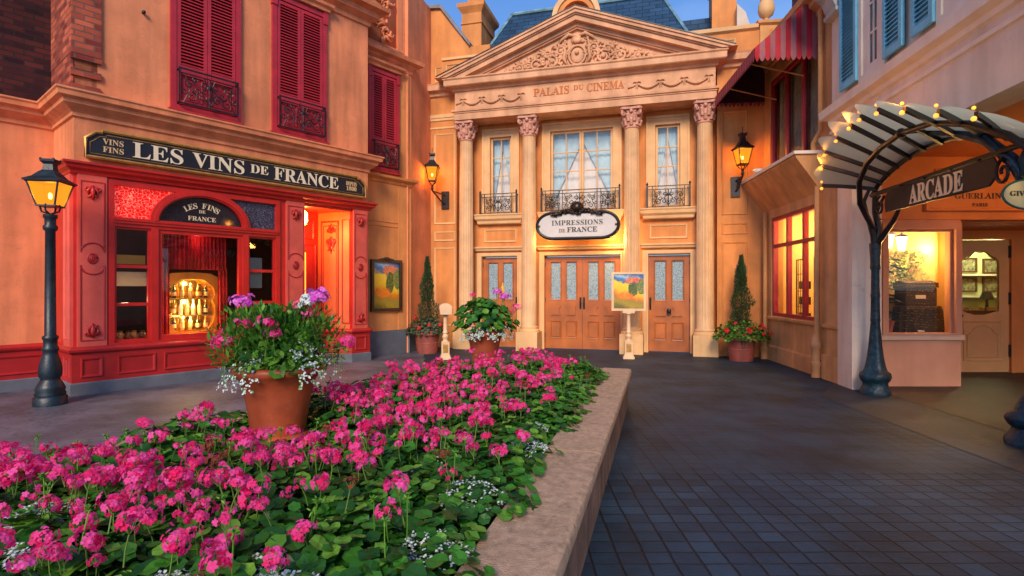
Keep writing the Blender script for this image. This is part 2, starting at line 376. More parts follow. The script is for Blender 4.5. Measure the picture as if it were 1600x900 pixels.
def text(name, body, size, mat, parent, M, x, y, z, ext=.004, ser=True, thin=0, xs=1, align='CENTER', width=None, shear=0, space=1):
    c = bpy.data.curves.new(name, 'FONT'); c.body = serif(body) if ser else body
    c.size = size; c.extrude = ext; c.align_x = align; c.offset = thin; c.shear = shear; c.space_character = space
    o = bpy.data.objects.new(name, c); col.objects.link(o)
    bpy.context.view_layer.update()
    me = bpy.data.meshes.new_from_object(o.evaluated_get(bpy.context.evaluated_depsgraph_get()))
    bpy.data.objects.remove(o)
    xsv = [v.co.x for v in me.vertices]; zsv = [v.co.y for v in me.vertices]
    if width and xsv:
        xs = width / (max(xsv) - min(xsv))
    T = M @ Matrix.Translation((x, y, z)) @ Matrix.Rotation(R(90), 4, 'X') @ Matrix.Diagonal((xs, 1, 1, 1))
    me.transform(WM[parent].inverted() @ T)
    me.materials.clear(); me.materials.append(mat); me.name = name
    o = bpy.data.objects.new(name, me); col.objects.link(o); o.parent = parent; WM[o] = WM[parent]
    return o
def point(name, loc, energy, c=(1, .6, .25), r=.06, parent=None):
    l = bpy.data.lights.new(name, 'POINT'); l.energy = energy; l.color = c; l.shadow_soft_size = r
    o = bpy.data.objects.new(name, l); col.objects.link(o)
    if parent is not None: o.matrix_basis = WM[parent].inverted() @ Matrix.Translation(loc); o.parent = parent
    else: o.location = loc
    return o
def spiral(cx, cz, r0, r1, a0, turns, n=18):    # in x,z
    return [(cx + (r0 + (r1 - r0) * i / n) * math.cos(a0 + turns * 2 * PI * i / n), cz + (r0 + (r1 - r0) * i / n) * math.sin(a0 + turns * 2 * PI * i / n)) for i in range(n + 1)]
def ell(cx, cz, rx, rz, a0, a1, n):
    return [(cx + rx * math.cos(a0 + (a1 - a0) * i / n), cz + rz * math.sin(a0 + (a1 - a0) * i / n)) for i in range(n + 1)]

# ================================================================== GROUND
gm = surf('ground_dirt', (.06, .055, .055), .9, .2, .5, .2, 20)
MB().add([(-300, -300, -.01), (300, -300, -.01), (300, 300, -.01), (-300, 300, -.01)], [(0, 1, 2, 3)]).build('ground', gm)['kind'] = 'structure'
pave_m = bricks('stone_pavers', (.007, .022, .046), (.020, .054, .098), (.002, .003, .005), .155, .135, .0085, .62, 1.0, (0, 0, 0), offset=.0, noisec=.6, wob=.03, smooth=.5, wear=.3)
far_m = bricks('smooth_pavers', (.009, .027, .052), (.018, .042, .076), (.007, .014, .024), .155, .135, .005, .6, .8, (0, 0, 0), offset=.0, noisec=.8, wob=.02, smooth=.6, wear=.85)
lav_m = surf('lavender_paving', (.105, .105, .135), .55, .35, 1.2, .6, 14, 0, dirt=(.075, .068, .09), crack=.5)
band_m = surf('walkway_concrete', (.019, .027, .042), .6, .45, 1.3, .35, 30, 0, crack=.4)
brown_m = surf('arcade_floor', (.026, .016, .013), .6, .3, 2, .3, 30)
def sheet(name, pts, z, m):
    o = MB().add([(x, y, z) for x, y in pts], [tuple(range(len(pts)))]).build(name, m); o['kind'] = 'structure'; return o
sheet('paving', [(-9, 9.5), (-9, 2), (12, 2), (12, 18), (-9, 18)], .002, far_m)
sheet('paver_road', [(-.9, -4), (4.08, -4), (4.25, 4.62), (.4, 4.62), (-.9, 0)], .006, pave_m)
sheet('side_paving', [(-12, -4), (-1.2, -4), (-.4, 7.9), (-1.8, 11.3), (-2.4, 15), (-12, 15)], .008, lav_m)
sheet('walkway', [(4.10, -4), (5.2, -4), (5.5, 8.9), (5.2, 8.9), (4.42, 7.9), (4.28, 5)], .006, band_m)
sheet('arcade_floor', [(4.75, -4), (12, -4), (12, 10.2), (5.5, 10.2), (5.45, 8.3)], .010, brown_m)

# ================================================================== PALACE (centre)
XC = 1.265
pal = thing('palace_building', 'amber plaster palace front with four fluted columns and carved pediment', 'building', FP)
B = MB()
doorsC = (.34, 2.24, 0, 2.36); doorR = (2.9, 3.86, 0, 2.36); doorL = (2 * XC - 3.86, 2 * XC - 2.9, 0, 2.36)
winC = (.5, 2.05, 3.45, 5.5); winR = (3.07, 3.63, 3.45, 5.46); winL = (2 * XC - 3.63, 2 * XC - 3.07, 3.45, 5.46)
B.wall(-2.0, 4.5, 0, 6.0, 0, .3, [doorsC, doorR, doorL, winC, winR, winL])
B.build('portico_wall', amber_st, pal)
# wings
for nm, x0, x1 in (('wing_wall', -2.75, -1.9), ('wing_wall', 4.43, 5.6)):
    B = MB(); B.box(x0, x1, -.4, .3, 0, 6.5); B.build(nm, amber_st, pal)
    B = MB()
    if x0 < 0: p0, p1 = -2.52, -1.93
    else: p0, p1 = 4.53, 5.08
    for z0, z1 in ((3.2, 5.56), (2.76, 3.02), (.56, 2.60)): B.ring(p0, p1, z0, z1, -.4, .05, .022)
    B.sweep([(x0, -.4), (x1, -.4)], [(0, 5.88), (.03, 5.9), (.03, 5.95), (.05, 5.97), (.05, 6.05), (0, 6.07)])
    B.sweep([(x0, -.4), (x1, -.4)], [(0, 5.68), (.02, 5.69), (.02, 5.73), (0, 5.74)])
    B.build('wall_panelling', trim_st if x0 < 0 else amber_st, pal)
    B = MB(); pa = [(x0 - .05, -.4), (x1, -.4)]
    B.sweep(pa, [(0, 6.5), (.06, 6.53), (.08, 6.6), (.19, 6.64), (.21, 6.76), (.23, 6.8), (0, 6.82)]); B.build('wing_cornice', stone_pink, pal)
# attic left (raked top) and right
B = MB(); B.prism([(-2.75, 6.8), (-1.0, 6.8), (-1.0, 7.75), (-1.55, 7.75), (-2.35, 8.82), (-2.75, 8.86)], -.38, .2); B.build('attic_wall', amber_st, pal)
B = MB(); B.ring(-2.5, -2.27, 6.9, 7.32, -.38, .045, .03); B.ring(-2.2, -1.6, 6.95, 7.36, -.38, .045, .03)
B.prism([(-2.3, 7.46), (-1.0, 7.46), (-1.0, 7.52), (-2.3, 7.52)], -.42, -.37); B.build('attic_panel', trim_st, pal)
B = MB(); B.prism([(-2.78, 8.86), (-2.34, 8.82), (-1.52, 7.74), (-1.52, 7.84), (-2.32, 8.91), (-2.78, 8.95)], -.46, .26); B.build('coping', surf('lead_coping', (.20, .19, .20), .6, .2, 4, .1, 30), pal)
B = MB(); B.box(3.5, 5.6, -.38, .2, 6.8, 7.32); B.build('attic_wall', amber_st, pal)
B = MB(); B.sweep([(3.5, -.38), (5.3, -.38)], [(0, 7.32), (.07, 7.36), (.08, 7.44), (0, 7.46)]); B.ring(3.9, 4.84, 6.88, 7.2, -.38, .06, .03); B.build('attic_panel', trim_st, pal)
# pediment and entablature
B = MB()
B.box(-1.87, 4.40, -.66, .0, 5.80, 5.96); B.box(-1.885, 4.415, -.68, 0, 5.963, 6.03)
B.sweep([(-1.87, 0), (-1.87, -.66), (4.40, -.66), (4.40, 0)], [(0, 5.98), (.05, 6.0), (.055, 6.05), (0, 6.055)])
B.box(-1.85, 4.38, -.64, 0, 6.03, 6.60); B.build('entablature', stone_pink, pal)
B = MB()
B.sweep([(-1.85, .2), (-1.85, -.64), (4.38, -.64), (4.38, .2)], [(0, 6.50), (.05, 6.52), (.07, 6.57), (.20, 6.60), (.22, 6.62), (.22, 6.74), (.25, 6.77), (.25, 6.80), (0, 6.81)])
B.build('cornice', stone_pink, pal)
B = MB(); B.prism([(-1.9, 6.78), (4.43, 6.78), (XC, 7.98)], -.58, -.2); B.build('tympanum', stone_pink, pal)
ZA, XE, ZE = 8.14, 3.48, 6.83
sl = (ZA - ZE) / XE
def chev(B, t0, t1, y0, y1, zb=6.805):
    xa = (ZA - t0 - zb) / sl; xb = (ZA - t1 - zb) / sl
    B.prism([(XC - xa, zb), (XC - xb, zb), (XC, ZA - t1), (XC + xb, zb), (XC + xa, zb), (XC, ZA - t0)], y0, y1)
B = MB()
chev(B, .0, .045, -.95, .5); chev(B, .045, .12, -.92, .3); chev(B, .12, .15, -.88, .3); chev(B, .15, .27, -.84, .3); chev(B, .27, .36, -.70, .3); chev(B, .36, .40, -.66, .3)
B.build('raking_cornice', stone_pink, pal)
B = MB(); xa = XE + .03
B.prism([(XC - xa, ZE), (XC, ZA + .005), (XC + xa, ZE), (XC + xa, ZE + .02), (XC, ZA + .025), (XC - xa, ZE + .02)], -.96, .5); B.build('flashing', iron, pal)
# carved relief
rnd = random.Random(4)
B = MB()
def leafy(B, x, z, a, L, w, y, h=.03):
    """an acanthus lobe: a bowed ridge tapering to a curled tip"""
    pts = []; rr = []
    for i in range(6):
        t = i / 5; aa = a + .9 * t * t * (1 if rnd.random() > .0 else -1)
        pts.append((x + L * t * math.cos(aa), y - h * math.sin(PI * min(1, t * .8 + .2)) - .01, z + L * t * math.sin(aa))); rr.append(w * (.35 + math.sin(PI * (t * .8 + .12)) * .8) * (1 - t * .35))
    B.tube(pts, rr, 6)
def scroll3(B, cx, cz, r, a0, turns, y, rad, mir=1, leaves=True):
    pts = spiral(cx, cz, r, r * .12, a0, turns, 22)
    B.tube([(XC + mir * (px - XC), y - .02 - .02 * i / 22, pz) for i, (px, pz) in enumerate(pts)], [rad * (1 - .45 * i / 22) for i in range(23)], 6)
    B.ball((XC + mir * (cx - XC), y - .05, cz), rad * 1.5, 8, 1, .7, 1)
    if leaves:
        for k in range(9):
            a = a0 + k * .7
            leafy(B, XC + mir * (cx + r * .95 * math.cos(a) - XC), cz + r * .95 * math.sin(a), (a + .5) if mir > 0 else PI - a - .5, r * .75, rad * .95, y)
for mir in (1, -1):
    for cx, cz, r, a0, tn in ((XC + .62, 7.03, .17, PI * .2, 1.6), (XC + 1.02, 6.99, .15, PI, -1.5), (XC + 1.42, 6.95, .11, .3, 1.5), (XC + .40, 7.26, .12, 2.6, -1.4), (XC + .83, 7.22, .09, .3, 1.4), (XC + 1.72, 6.90, .06, 2.5, -1.4)):
        scroll3(B, cx, cz, r, a0, tn, -.58, .036, mir)
    for k in range(7):
        leafy(B, XC + mir * (1.85 + k * .06), 6.86 + .015 * (k % 2), 0 if mir > 0 else PI, .11, .016, -.58)
    for k in range(5): leafy(B, XC + mir * .25, 7.05 + .09 * k, (.5 + .2 * k) if mir > 0 else PI - .5 - .2 * k, .22, .028, -.58)
    B.tube([(XC + mir * .05, -.61, 7.58), (XC + mir * .2, -.64, 7.62), (XC + mir * .36, -.64, 7.52), (XC + mir * .46, -.61, 7.42)], [.03, .045, .035, .015], 7)
    B.tube([(XC + mir * .22, -.61, 6.88), (XC + mir * .32, -.65, 7.05), (XC + mir * .28, -.65, 7.25), (XC + mir * .36, -.61, 7.38)], [.03, .04, .035, .02], 7)
    for k in range(30):
        x = .1 + rnd.random() * 1.5; z = 6.84 + rnd.random() * max(.03, (.72 - x * .36)); B.ball((XC + mir * x, -.60, z), .02 + .028 * rnd.random(), 7, 1.2, 1, .8)
        leafy(B, XC + mir * x, z, rnd.random() * 6.28, .13, .022, -.59)
B.tube([(XC + .2 * math.cos(a), -.62, 7.12 + .23 * math.sin(a)) for a in [i * 2 * PI / 20 for i in range(21)]], .028, 6)
B.ball((XC, -.58, 7.12), .17, 14, 1, .35, 1.15); B.ball((XC, -.66, 7.17), .055, 8); B.ball((XC, -.62, 7.46), .09, 8, 1.2, .7, .8); B.ball((XC, -.62, 7.56), .05, 8)
for k in range(7): leafy(B, XC, 7.48, PI * (.1 + .8 * k / 6), .15, .02, -.6)
B.build('carved_relief', stone_pink, pal, smooth=True, auto=0)
# swags on the frieze
def swag(B, xs, z, y):
    for i, x in enumerate(xs):
        B.ball((x, y, z + .03), .03, 8, 1, .6, 1)
        for k in (-1, 1):
            B.tube([(x, y - .01, z + .03), (x + k * .06, y - .015, z + .06), (x + k * .09, y - .01, z + .02)], [.018, .024, .008], 5)
            B.tube([(x + k * .012, y - .01, z), (x + k * .02, y - .012, z - .12)], [.014, .006], 5)
        if i < len(xs) - 1:
            L = xs[i + 1] - x; pts = [(x + L * t / 10, y - .012, z - .11 * math.sin(PI * t / 10)) for t in range(11)]
            B.tube(pts, [.014 + .020 * math.sin(PI * t / 10) for t in range(11)], 6)
            for t in range(1, 10): B.ball((x + L * t / 10, y - .03, z - .11 * math.sin(PI * t / 10)), .022, 6)
for xs in ([-1.62, -1.12, -.61, -.11], [2.66, 3.19, 3.71, 4.24]):
    B = MB(); swag(B, xs, 6.28, -.645)
    B.tube([(xs[0] - .2, -.655, 6.20), (xs[0] - .08, -.657, 6.23), (xs[0], -.655, 6.28)], [.02, .018, .01], 6)
    B.build('garland', stone_pink, pal, smooth=True, auto=0)
incised = surf('incised_letters', (.50, .13, .02), .7, .1, 4, 0)
text('lettering', 'PALAIS', .27, incised, pal, FP, .64, -.646, 6.215, .006, thin=.002, width=.88)
text('lettering', 'DU', .16, incised, pal, FP, 1.30, -.646, 6.28, .006, thin=.0, width=.24)
text('lettering', 'CINEMA', .27, incised, pal, FP, 1.93, -.646, 6.215, .006, thin=.002, width=.88)
# columns
def column(cx):
    y = -.38
    c = MB()
    N = 96; rings = []
    for z, r in ((.60, .198), (.64, .19), (2.2, .188), (3.8, .178), (5.26, .165), (5.30, .168)):
        rr = []
        for j in range(N):
            t = (j * 20 / N) % 1.0; fl = 0 if (z < .62 or z > 5.28) else max(0, math.sin(PI * t)) ** .6
            q = r * (1 - .075 * fl) ; a = 2 * PI * j / N; rr.append((cx + q * math.cos(a), y + q * math.sin(a), z))
        rings.append(rr)
    c.ringed(rings); col_o = c.build('column', colstone, pal, smooth=True, auto=30)
    b = MB(); b.box(cx - .27, cx + .27, y - .27, y + .27, 0, .47)
    o1 = b.build('plinth', trim_st, col_o); bevel(o1, .006)
    b = MB(); b.lathe([(.262, .47), (.268, .50), (.255, .53), (.222, .545), (.215, .56), (.232, .572), (.228, .59), (.20, .60)], (cx, y, 0), 32); b.build('column_base', trim_st, col_o, smooth=True, auto=60)
    k = MB(); k.lathe([(.168, 5.30), (.185, 5.315), (.185, 5.34), (.166, 5.35), (.165, 5.45), (.175, 5.5), (.172, 5.58), (.20, 5.68), (.21, 5.72)], (cx, y, 0), 24)
    pts = []
    for j in range(4):
        a = PI / 4 + j * PI / 2; a2 = a + PI / 4
        pts += [(cx + .33 * math.cos(a - .1), y + .33 * math.sin(a - .1)), (cx + .33 * math.cos(a + .1), y + .33 * math.sin(a + .1)), (cx + .235 * math.cos(a2), y + .235 * math.sin(a2))]
    k.slab(pts, 5.73, 5.795)
    for j in range(8):       # two tiers of leaves
        for tier, (zz, L, ro) in enumerate(((5.38, .13, .0), (5.47, .16, PI / 8))):
            a = j * PI / 4 + ro; ca, sa = math.cos(a), math.sin(a)
            k.tube([(cx + ca * .17, y + sa * .17, zz), (cx + ca * .195, y + sa * .195, zz + L * .6), (cx + ca * .235, y + sa * .235, zz + L), (cx + ca * .245, y + sa * .245, zz + L * .8)], [.045, .04, .03, .012], 6)
    for j in range(4):       # corner volutes, heads between
        a = PI / 4 + j * PI / 2; ca, sa = math.cos(a), math.sin(a); pts = []
        for i in range(15):
            t = i / 14; r = .07 * (1 - .8 * t); th = PI * .6 - t * 2.6 * PI
            pts.append((cx + ca * (.25 + r * math.cos(th)), y + sa * (.25 + r * math.cos(th)), 5.655 + r * math.sin(th)))
        k.tube(pts, [.028] * 8 + [.022] * 7, 6)
        a += PI / 4; k.ball((cx + math.cos(a) * .215, y + math.sin(a) * .215, 5.69), .045, 8)
        for s in (-1, 1):
            b2 = a + s * .28; k.tube([(cx + math.cos(b2) * .2, y + math.sin(b2) * .2, 5.56), (cx + math.cos(b2) * .22, y + math.sin(b2) * .22, 5.65), (cx + math.cos(a + s * .45) * .24, y + math.sin(a + s * .45) * .24, 5.70)], [.012, .018, .012], 5)
    k.build('capital', surf('rosy_capital', (.62, .30, .215), .75, .2, 14, .15, 60, dirt=(.30, .11, .10)), col_o, smooth=True, auto=50)
for cx in (-1.64, .02, 2.53, 4.17): column(cx)
# windows of the upper floor
blue_drape = surf('pale_blue_drape', (.58, .70, .78), .8, .12, 3, .1, 30)
sheer = surf('sheer_curtain', (.90, .76, .72), .8, .06, 2, .05, 30)
def french(x0, x1, z0, z1, leaves, rows):
    w = MB(); y0 = -.03
    # architrave with stepped mouldings
    fx0, fx1, fz = x0 - .20, x1 + .20, z1 + .20
    w.box(fx0, x0 - .01, -.035, .02, z0, fz); w.box(x1 + .01, fx1, -.035, .02, z0, fz); w.box(x0 - .01, x1 + .01, -.035, .02, z1 + .01, fz)
    w.box(fx0 - .02, fx0 + .03, -.065, .0, z0, fz + .02); w.box(fx1 - .03, fx1 + .02, -.065, .0, z0, fz + .02); w.box(fx0 + .03, fx1 - .03, -.065, 0, fz - .03, fz + .02)
    w.box(x0 - .06, x0 - .008, -.052, .06, z0, z1 + .06); w.box(x1 + .008, x1 + .06, -.052, .06, z0, z1 + .06); w.box(x0 - .008, x1 + .008, -.052, .06, z1 + .008, z1 + .06)
    wo = w.build('window', trim_st, pal)
    f = MB(); L = (x1 - x0) / leaves
    for i in range(leaves):
        a, b = x0 + i * L, x0 + (i + 1) * L; f.rect(a + .003, b - .003, z0, z1, .03, .09, .05, .09)
        mx = (a + b) / 2; f.box(mx - .012, mx + .012, .04, .08, z0 + .09, z1 - .05)
        for r_ in range(1, rows):
            z = z0 + .09 + (z1 - z0 - .14) * r_ / rows
            f.box(a + .053, mx - .012, .042, .078, z - .011, z + .011); f.box(mx + .012, b - .053, .042, .078, z - .011, z + .011)
    f.build('sash', trim_st, wo)
    MB().add([(x0 + .04, .06, z0 + .05), (x1 - .04, .06, z0 + .05), (x1 - .04, .06, z1 - .04), (x0 + .04, .06, z1 - .04)], [(0, 1, 2, 3)]).build('pane', clear, wo)
    # sheer behind, drapes drawn apart in front of it
    s = MB(); n = 30
    vs = []
    for i in range(n + 1):
        x = x0 - .1 + (x1 - x0 + .2) * i / n; y = .30 + .015 * math.sin(i * 2.1); vs += [(x, y, z0 - .1), (x, y, z1 + .1)]
    s.add(vs, [(2 * i, 2 * i + 2, 2 * i + 3, 2 * i + 1) for i in range(n)]); s.build('sheer_curtain', sheer, wo, smooth=True, auto=0)
    d = MB(); xm = (x0 + x1) / 2; hw = (x1 - x0) / 2 + .05
    for sg in (-1, 1):
        rows_ = []
        for k in range(13):
            t = k / 12; z = z1 + .05 - (z1 - z0 + .1) * t
            inner = hw * min(1, max(0, (t - .12)) * 1.25) if leaves == 2 else hw * min(1, max(0, (t - .12)) * 1.15) ; inner = min(inner, hw * .9)
            rows_.append([(xm + sg * (inner + (hw - inner) * j / 10), .22 + .02 * math.sin(j * 2.4 + t), z) for j in range(11)])
        d.ringed(rows_, cap=False, closed=False)
    d.build('drape', blue_drape, wo, smooth=True, auto=0)
    rm = MB(); rm.wall(x0 - .3, x1 + .3, z0 - .3, z1 + .3, .9, .95); rm.build('room_wall', surf('room_plaster', (.6, .55, .5), .9, .1, 2, 0), wo)
    point('room_lamp', (0, 0, 0), 20, (1, .74, .62), .2).matrix_basis = FP @ Matrix.Translation((xm, .62, z0 + .7))
    return wo
french(*winC, 2, 4); french(*winR, 1, 4); french(*winL, 1, 4)
# ledges, panels, door hoods
B = MB()
for a, b in ((2.80, 3.93), (2 * XC - 3.93, 2 * XC - 2.80), (.30, 2.24)):
    B.sweep([(a, 0), (a, -.12), (b, -.12), (b, 0)], [(0, 3.20), (.02, 3.22), (.03, 3.28), (.08, 3.33), (.09, 3.40), (.11, 3.43), (.11, 3.455), (-.13, 3.456), (-.13, 3.2)])
    B.ring(a + .12, b - .12, 2.73, 3.08, 0, .055, .03)
B.build('window_ledge', trim_st, pal)
B = MB()
for a, b, zz, w in ((.34, 2.24, 2.36, .13), (2.9, 3.86, 2.36, .14), (2 * XC - 3.86, 2 * XC - 2.9, 2.36, .14)):
    B.box(a - w, a - .002, -.05, .05, 0, zz + .1); B.box(b + .002, b + w, -.05, .05, 0, zz + .1); B.box(a - .002, b + .002, -.05, .05, zz + .002, zz + .1)
    B.box(a - .04, a - .005, -.075, .0, 0, zz + .06); B.box(b + .005, b + .04, -.075, .0, 0, zz + .06); B.box(a - .005, b + .005, -.075, 0, zz + .02, zz + .06)
    B.sweep([(a - w, 0), (a - w, -.05), (b + w, -.05), (b + w, 0)], [(0, 2.50), (.03, 2.52), (.04, 2.56), (.07, 2.58), (.07, 2.62), (-.06, 2.625), (-.06, 2.50)])
B.build('door_surround', trim_st, pal)
# doors
def door(x0, x1, handle_side, knocker=False, half=None):
    z0, z1 = .02, 2.34; W = x1 - x0; y0 = .06
    d = MB(); g1 = [(x0 + W * .16, x0 + W * .42, 1.26, 2.20), (x0 + W * .58, x0 + W * .84, 1.26, 2.20)]
    d.wall(x0 + .004, x1 - .004, z0, z1, y0, y0 + .06, g1)
    do = d.build('door', wood, pal)
    m = MB()
    for a, b, c, e in g1: m.ring(a - .03, b + .03, c - .03, e + .03, y0, .035, .014)
    for a, b, c, e in g1: m.ring(a - .02, b + .02, .28, .72, y0, .035, .018); m.box(a + .03, b - .03, y0 - .022, y0, .33, .67)
    xm = (x0 + x1) / 2
    for sg, (a, b, c, e) in zip((1, -1), g1):      # upper panels with a bite taken by the round boss between them
        lo, hi, ins = a - .02, b + .02, .05
        pts = [(lo, .84), (hi, .84), (hi, 1.14), (lo, 1.14)]
        e_ = hi if sg > 0 else lo
        if sg > 0: pts = [(lo, .84), (hi, .84), (hi, .88), (hi - ins, .94), (hi - ins, 1.04), (hi, 1.10), (hi, 1.14), (lo, 1.14)]
        else: pts = [(lo, .84), (hi, .84), (hi, 1.14), (lo, 1.14), (lo, 1.10), (lo + ins, 1.04), (lo + ins, .94), (lo, .88)]
        m.prism(pts, y0 - .006, y0 + .01)
        cx = sum(p[0] for p in pts) / len(pts); cz = .99
        m.prism([(cx + (x - cx) * .8, cz + (z - cz) * .8) for x, z in pts], y0 - .034, y0)
    m.build('door_panel', wood, do)
    g = MB()
    for a, b, c, e in g1: g.add([(a, y0 + .03, c), (b, y0 + .03, c), (b, y0 + .03, e), (a, y0 + .03, e)], [(0, 1, 2, 3)])
    g.build('etched_pane', frost, do)
    h = MB(); hx = x1 - .045 if handle_side > 0 else x0 + .045
    h.box(hx - .022, hx + .022, y0 - .012, y0, 1.02, 1.32); h.tube([(hx, y0 - .01, 1.06), (hx, y0 - .06, 1.10), (hx, y0 - .07, 1.18), (hx, y0 - .06, 1.25), (hx, y0 - .01, 1.29)], .013, 8)
    h.build('handle', iron, do, smooth=True)
    if knocker:
        k = MB(); k.ball((xm, y0 - .03, 1.0), .055, 10, 1, .6, 1.2); k.tube([(xm + .045 * math.sin(t), y0 - .05, .95 - .045 * math.cos(t)) for t in [i * .63 for i in range(11)]], .01, 6)
        k.build('knocker', iron, do, smooth=True)
    hg = MB(); hx = x0 if handle_side > 0 else x1
    for z in (.3, 1.2, 2.1): hg.box(hx - .012, hx + .012, y0 - .015, y0 + .02, z, z + .11)
    hg.build('hinge', iron, do)
door(.34, 1.29, 1); door(1.29, 2.24, -1); door(2.90, 3.86, -1, True); door(2 * XC - 3.86, 2 * XC - 2.90, 1)
# ironwork railings
def scrolls(B, x0, x1, z0, z1, y, rad):
    xm = (x0 + x1) / 2; H = z1 - z0; W = x1 - x0
    for sg in (-1, 1):
        for fx, fz, r, a0, tn in ((.13, .32, .20, 0, 1.3), (.34, .66, .19, PI, -1.3), (.30, .25, .17, PI / 2, 1.2), (.10, .72, .15, -PI / 2, -1.2), (.22, .50, .14, 0, -1.1), (.42, .40, .12, PI, 1.1), (.24, .84, .10, 0, 1.2)):
            B.tube([(xm + sg * (fx * W * 1.1 + (px - 0)), y, z0 + fz * H + pz) for px, pz in spiral(0, 0, r * H, r * H * .2, a0, tn, 14)], rad, 5)
        B.tube([(xm, y, z0 + .05 * H), (xm + sg * .14 * W, y, z0 + .45 * H), (xm + sg * .05 * W, y, z0 + .75 * H), (xm + sg * .1 * W, y, z0 + .97 * H)], rad, 5)
        B.tube([(xm + sg * .48 * W, y, z0), (xm + sg * .36 * W, y, z0 + .5 * H), (xm + sg * .45 * W, y, z0 + .98 * H)], rad, 5)
    B.tube([(xm, y, z0), (xm, y, z1)], rad * 1.3, 5)
    B.ball((xm, y, z0 + .7 * H), rad * 3.5, 7, 1, .5, 1.6); B.ball((xm, y, z0 + .3 * H), rad * 3, 7, 1, .5, 1.3)
def railing(x0, x1, z0, z1, yf, parent, split=None, M=None, name='railing'):
    B = MB(); r = .012
    for x in (x0, x1):
        B.box(x - .018, x + .018, yf - .018, yf + .018, z0 - .02, z1 + .02); B.ball((x, yf, z1 + .045), .028, 8); B.ball((x, yf, z1 + .08), .014, 6)
        B.box(x - .01, x + .01, yf + .02, -.0, z1 - .03, z1 - .01); B.box(x - .01, x + .01, yf + .02, 0, z0, z0 + .02)
    for z in (z0, z1 - .01, z1 - .09): B.box(x0 + .018, x1 - .018, yf - .01, yf + .01, z, z + .016)
    xs = split or [x0 + .12, x1 - .12]
    for x in xs: B.box(x - .008, x + .008, yf - .008, yf + .008, z0 + .016, z1 - .01)
    secs = list(zip(xs[:-1], xs[1:]))
    for a, b in secs:
        if b - a > .12: scrolls(B, a, b, z0 + .02, z1 - .09, yf, .009 if b - a < 1 else .010)
    return B.build(name, iron, parent, M, smooth=False)
railing(2.88, 3.85, 3.47, 3.97, -.21, pal); railing(2 * XC - 3.85, 2 * XC - 2.88, 3.47, 3.97, -.21, pal)
railing(.30, 2.23, 3.47, 3.98, -.21, pal, [.40, .75, .84, 1.69, 1.78, 2.13])
# roof, dormer arch, chimneys
slate = bricks('blue_slate', (.014, .045, .10), (.028, .08, .16), (.006, .015, .03), .34, .16, .008, .55, .7, (R(66), 0, 0), noisec=.4)
B = MB()
z0, z1 = 7.0, 9.28
B.add([(-1.75, -.1, z0), (4.15, -.1, z0), (3.20, 1.35, z1), (-.90, 1.35, z1), (-1.75, 4, z0), (4.15, 4, z0), (3.20, 3, z1), (-.90, 3, z1)],
      [(0, 1, 2, 3), (1, 5, 6, 2), (5, 4, 7, 6), (4, 0, 3, 7), (3, 2, 6, 7)])
rf = B.build('roof', slate, pal)
B = MB(); B.tube([(-.92, 1.33, z1 + .02), (3.22, 1.33, z1 + .02)], .055, 8); B.tube([(3.20, 1.33, z1), (4.15, -.12, z0)], .04, 6); B.tube([(-.90, 1.33, z1), (-1.75, -.12, z0)], .04, 6); B.build('ridge_flashing', surf('weathered_copper', (.16, .30, .36), .5, .3, 6, .1, 30), rf, smooth=True)
B = MB(); B.add([(3.2, .3, 7.2), (5.0, .3, 7.2), (5.0, .75, 8.25), (3.2, .75, 8.25), (5, 2, 8.25), (3.2, 2, 8.25)], [(0, 1, 2, 3), (3, 2, 4, 5)]); B.build('roof', slate, pal)
B = MB(); c0 = (1.10, 8.46)
out = ell(*c0, .60, .66, 0, PI, 20); inn = ell(*c0, .38, .42, PI, 0, 20); B.prism(out + inn, .25, .8)
B.prism(ell(*c0, .39, .43, 0, PI, 20), .42, .8); B.box(.35, 1.85, .2, .8, 8.30, 8.46); B.box(.50, 1.70, .3, .9, 7.2, 8.30)
B.build('arched_dormer', amber_st, pal)
B = MB(); a = ell(*c0, .62, .68, 0, PI, 20); B.prism(a + ell(*c0, .50, .55, PI, 0, 20), .20, .30); B.build('dormer_moulding', trim_st, pal)
def chimney(x0, x1, y0, y1, zb, zs, zt, zc, parent):
    B = MB(); B.box(x0, x1, y0, y1, zb, zt)
    pa = [(x0, y0), (x1, y0), (x1, y1), (x0, y1)]
    B.sweep(pa, [(0, zs), (.03, zs + .02), (.03, zs + .05), (0, zs + .06)], True)
    B.sweep(pa, [(0, zt - .05), (.03, zt), (.10, zt + .10), (.11, zt + .2), (-.1, zt + .22), (-.1, zt - .05)], True)
    B.box(x0 + .12, x1 - .12, y0 + .15, y1 - .15, zt + .1, zc)
    return B.build('chimney', amber_st, parent)
chimney(-2.02, -1.46, .3, 1.5, 7.4, 8.66, 9.02, 9.6, pal)
chimney(4.37, 4.92, .25, 1.2, 7.2, 8.9, 9.6, 9.9, pal)
B = MB(); B.prism([(4.9, 7.4), (5.25, 7.4), (5.08, 7.95), (4.9, 8.15)], .0, .3); B.build('chimney_buttress', surf('pale_render', (.60, .50, .42), .8, .1, 3, .1, 30), pal)

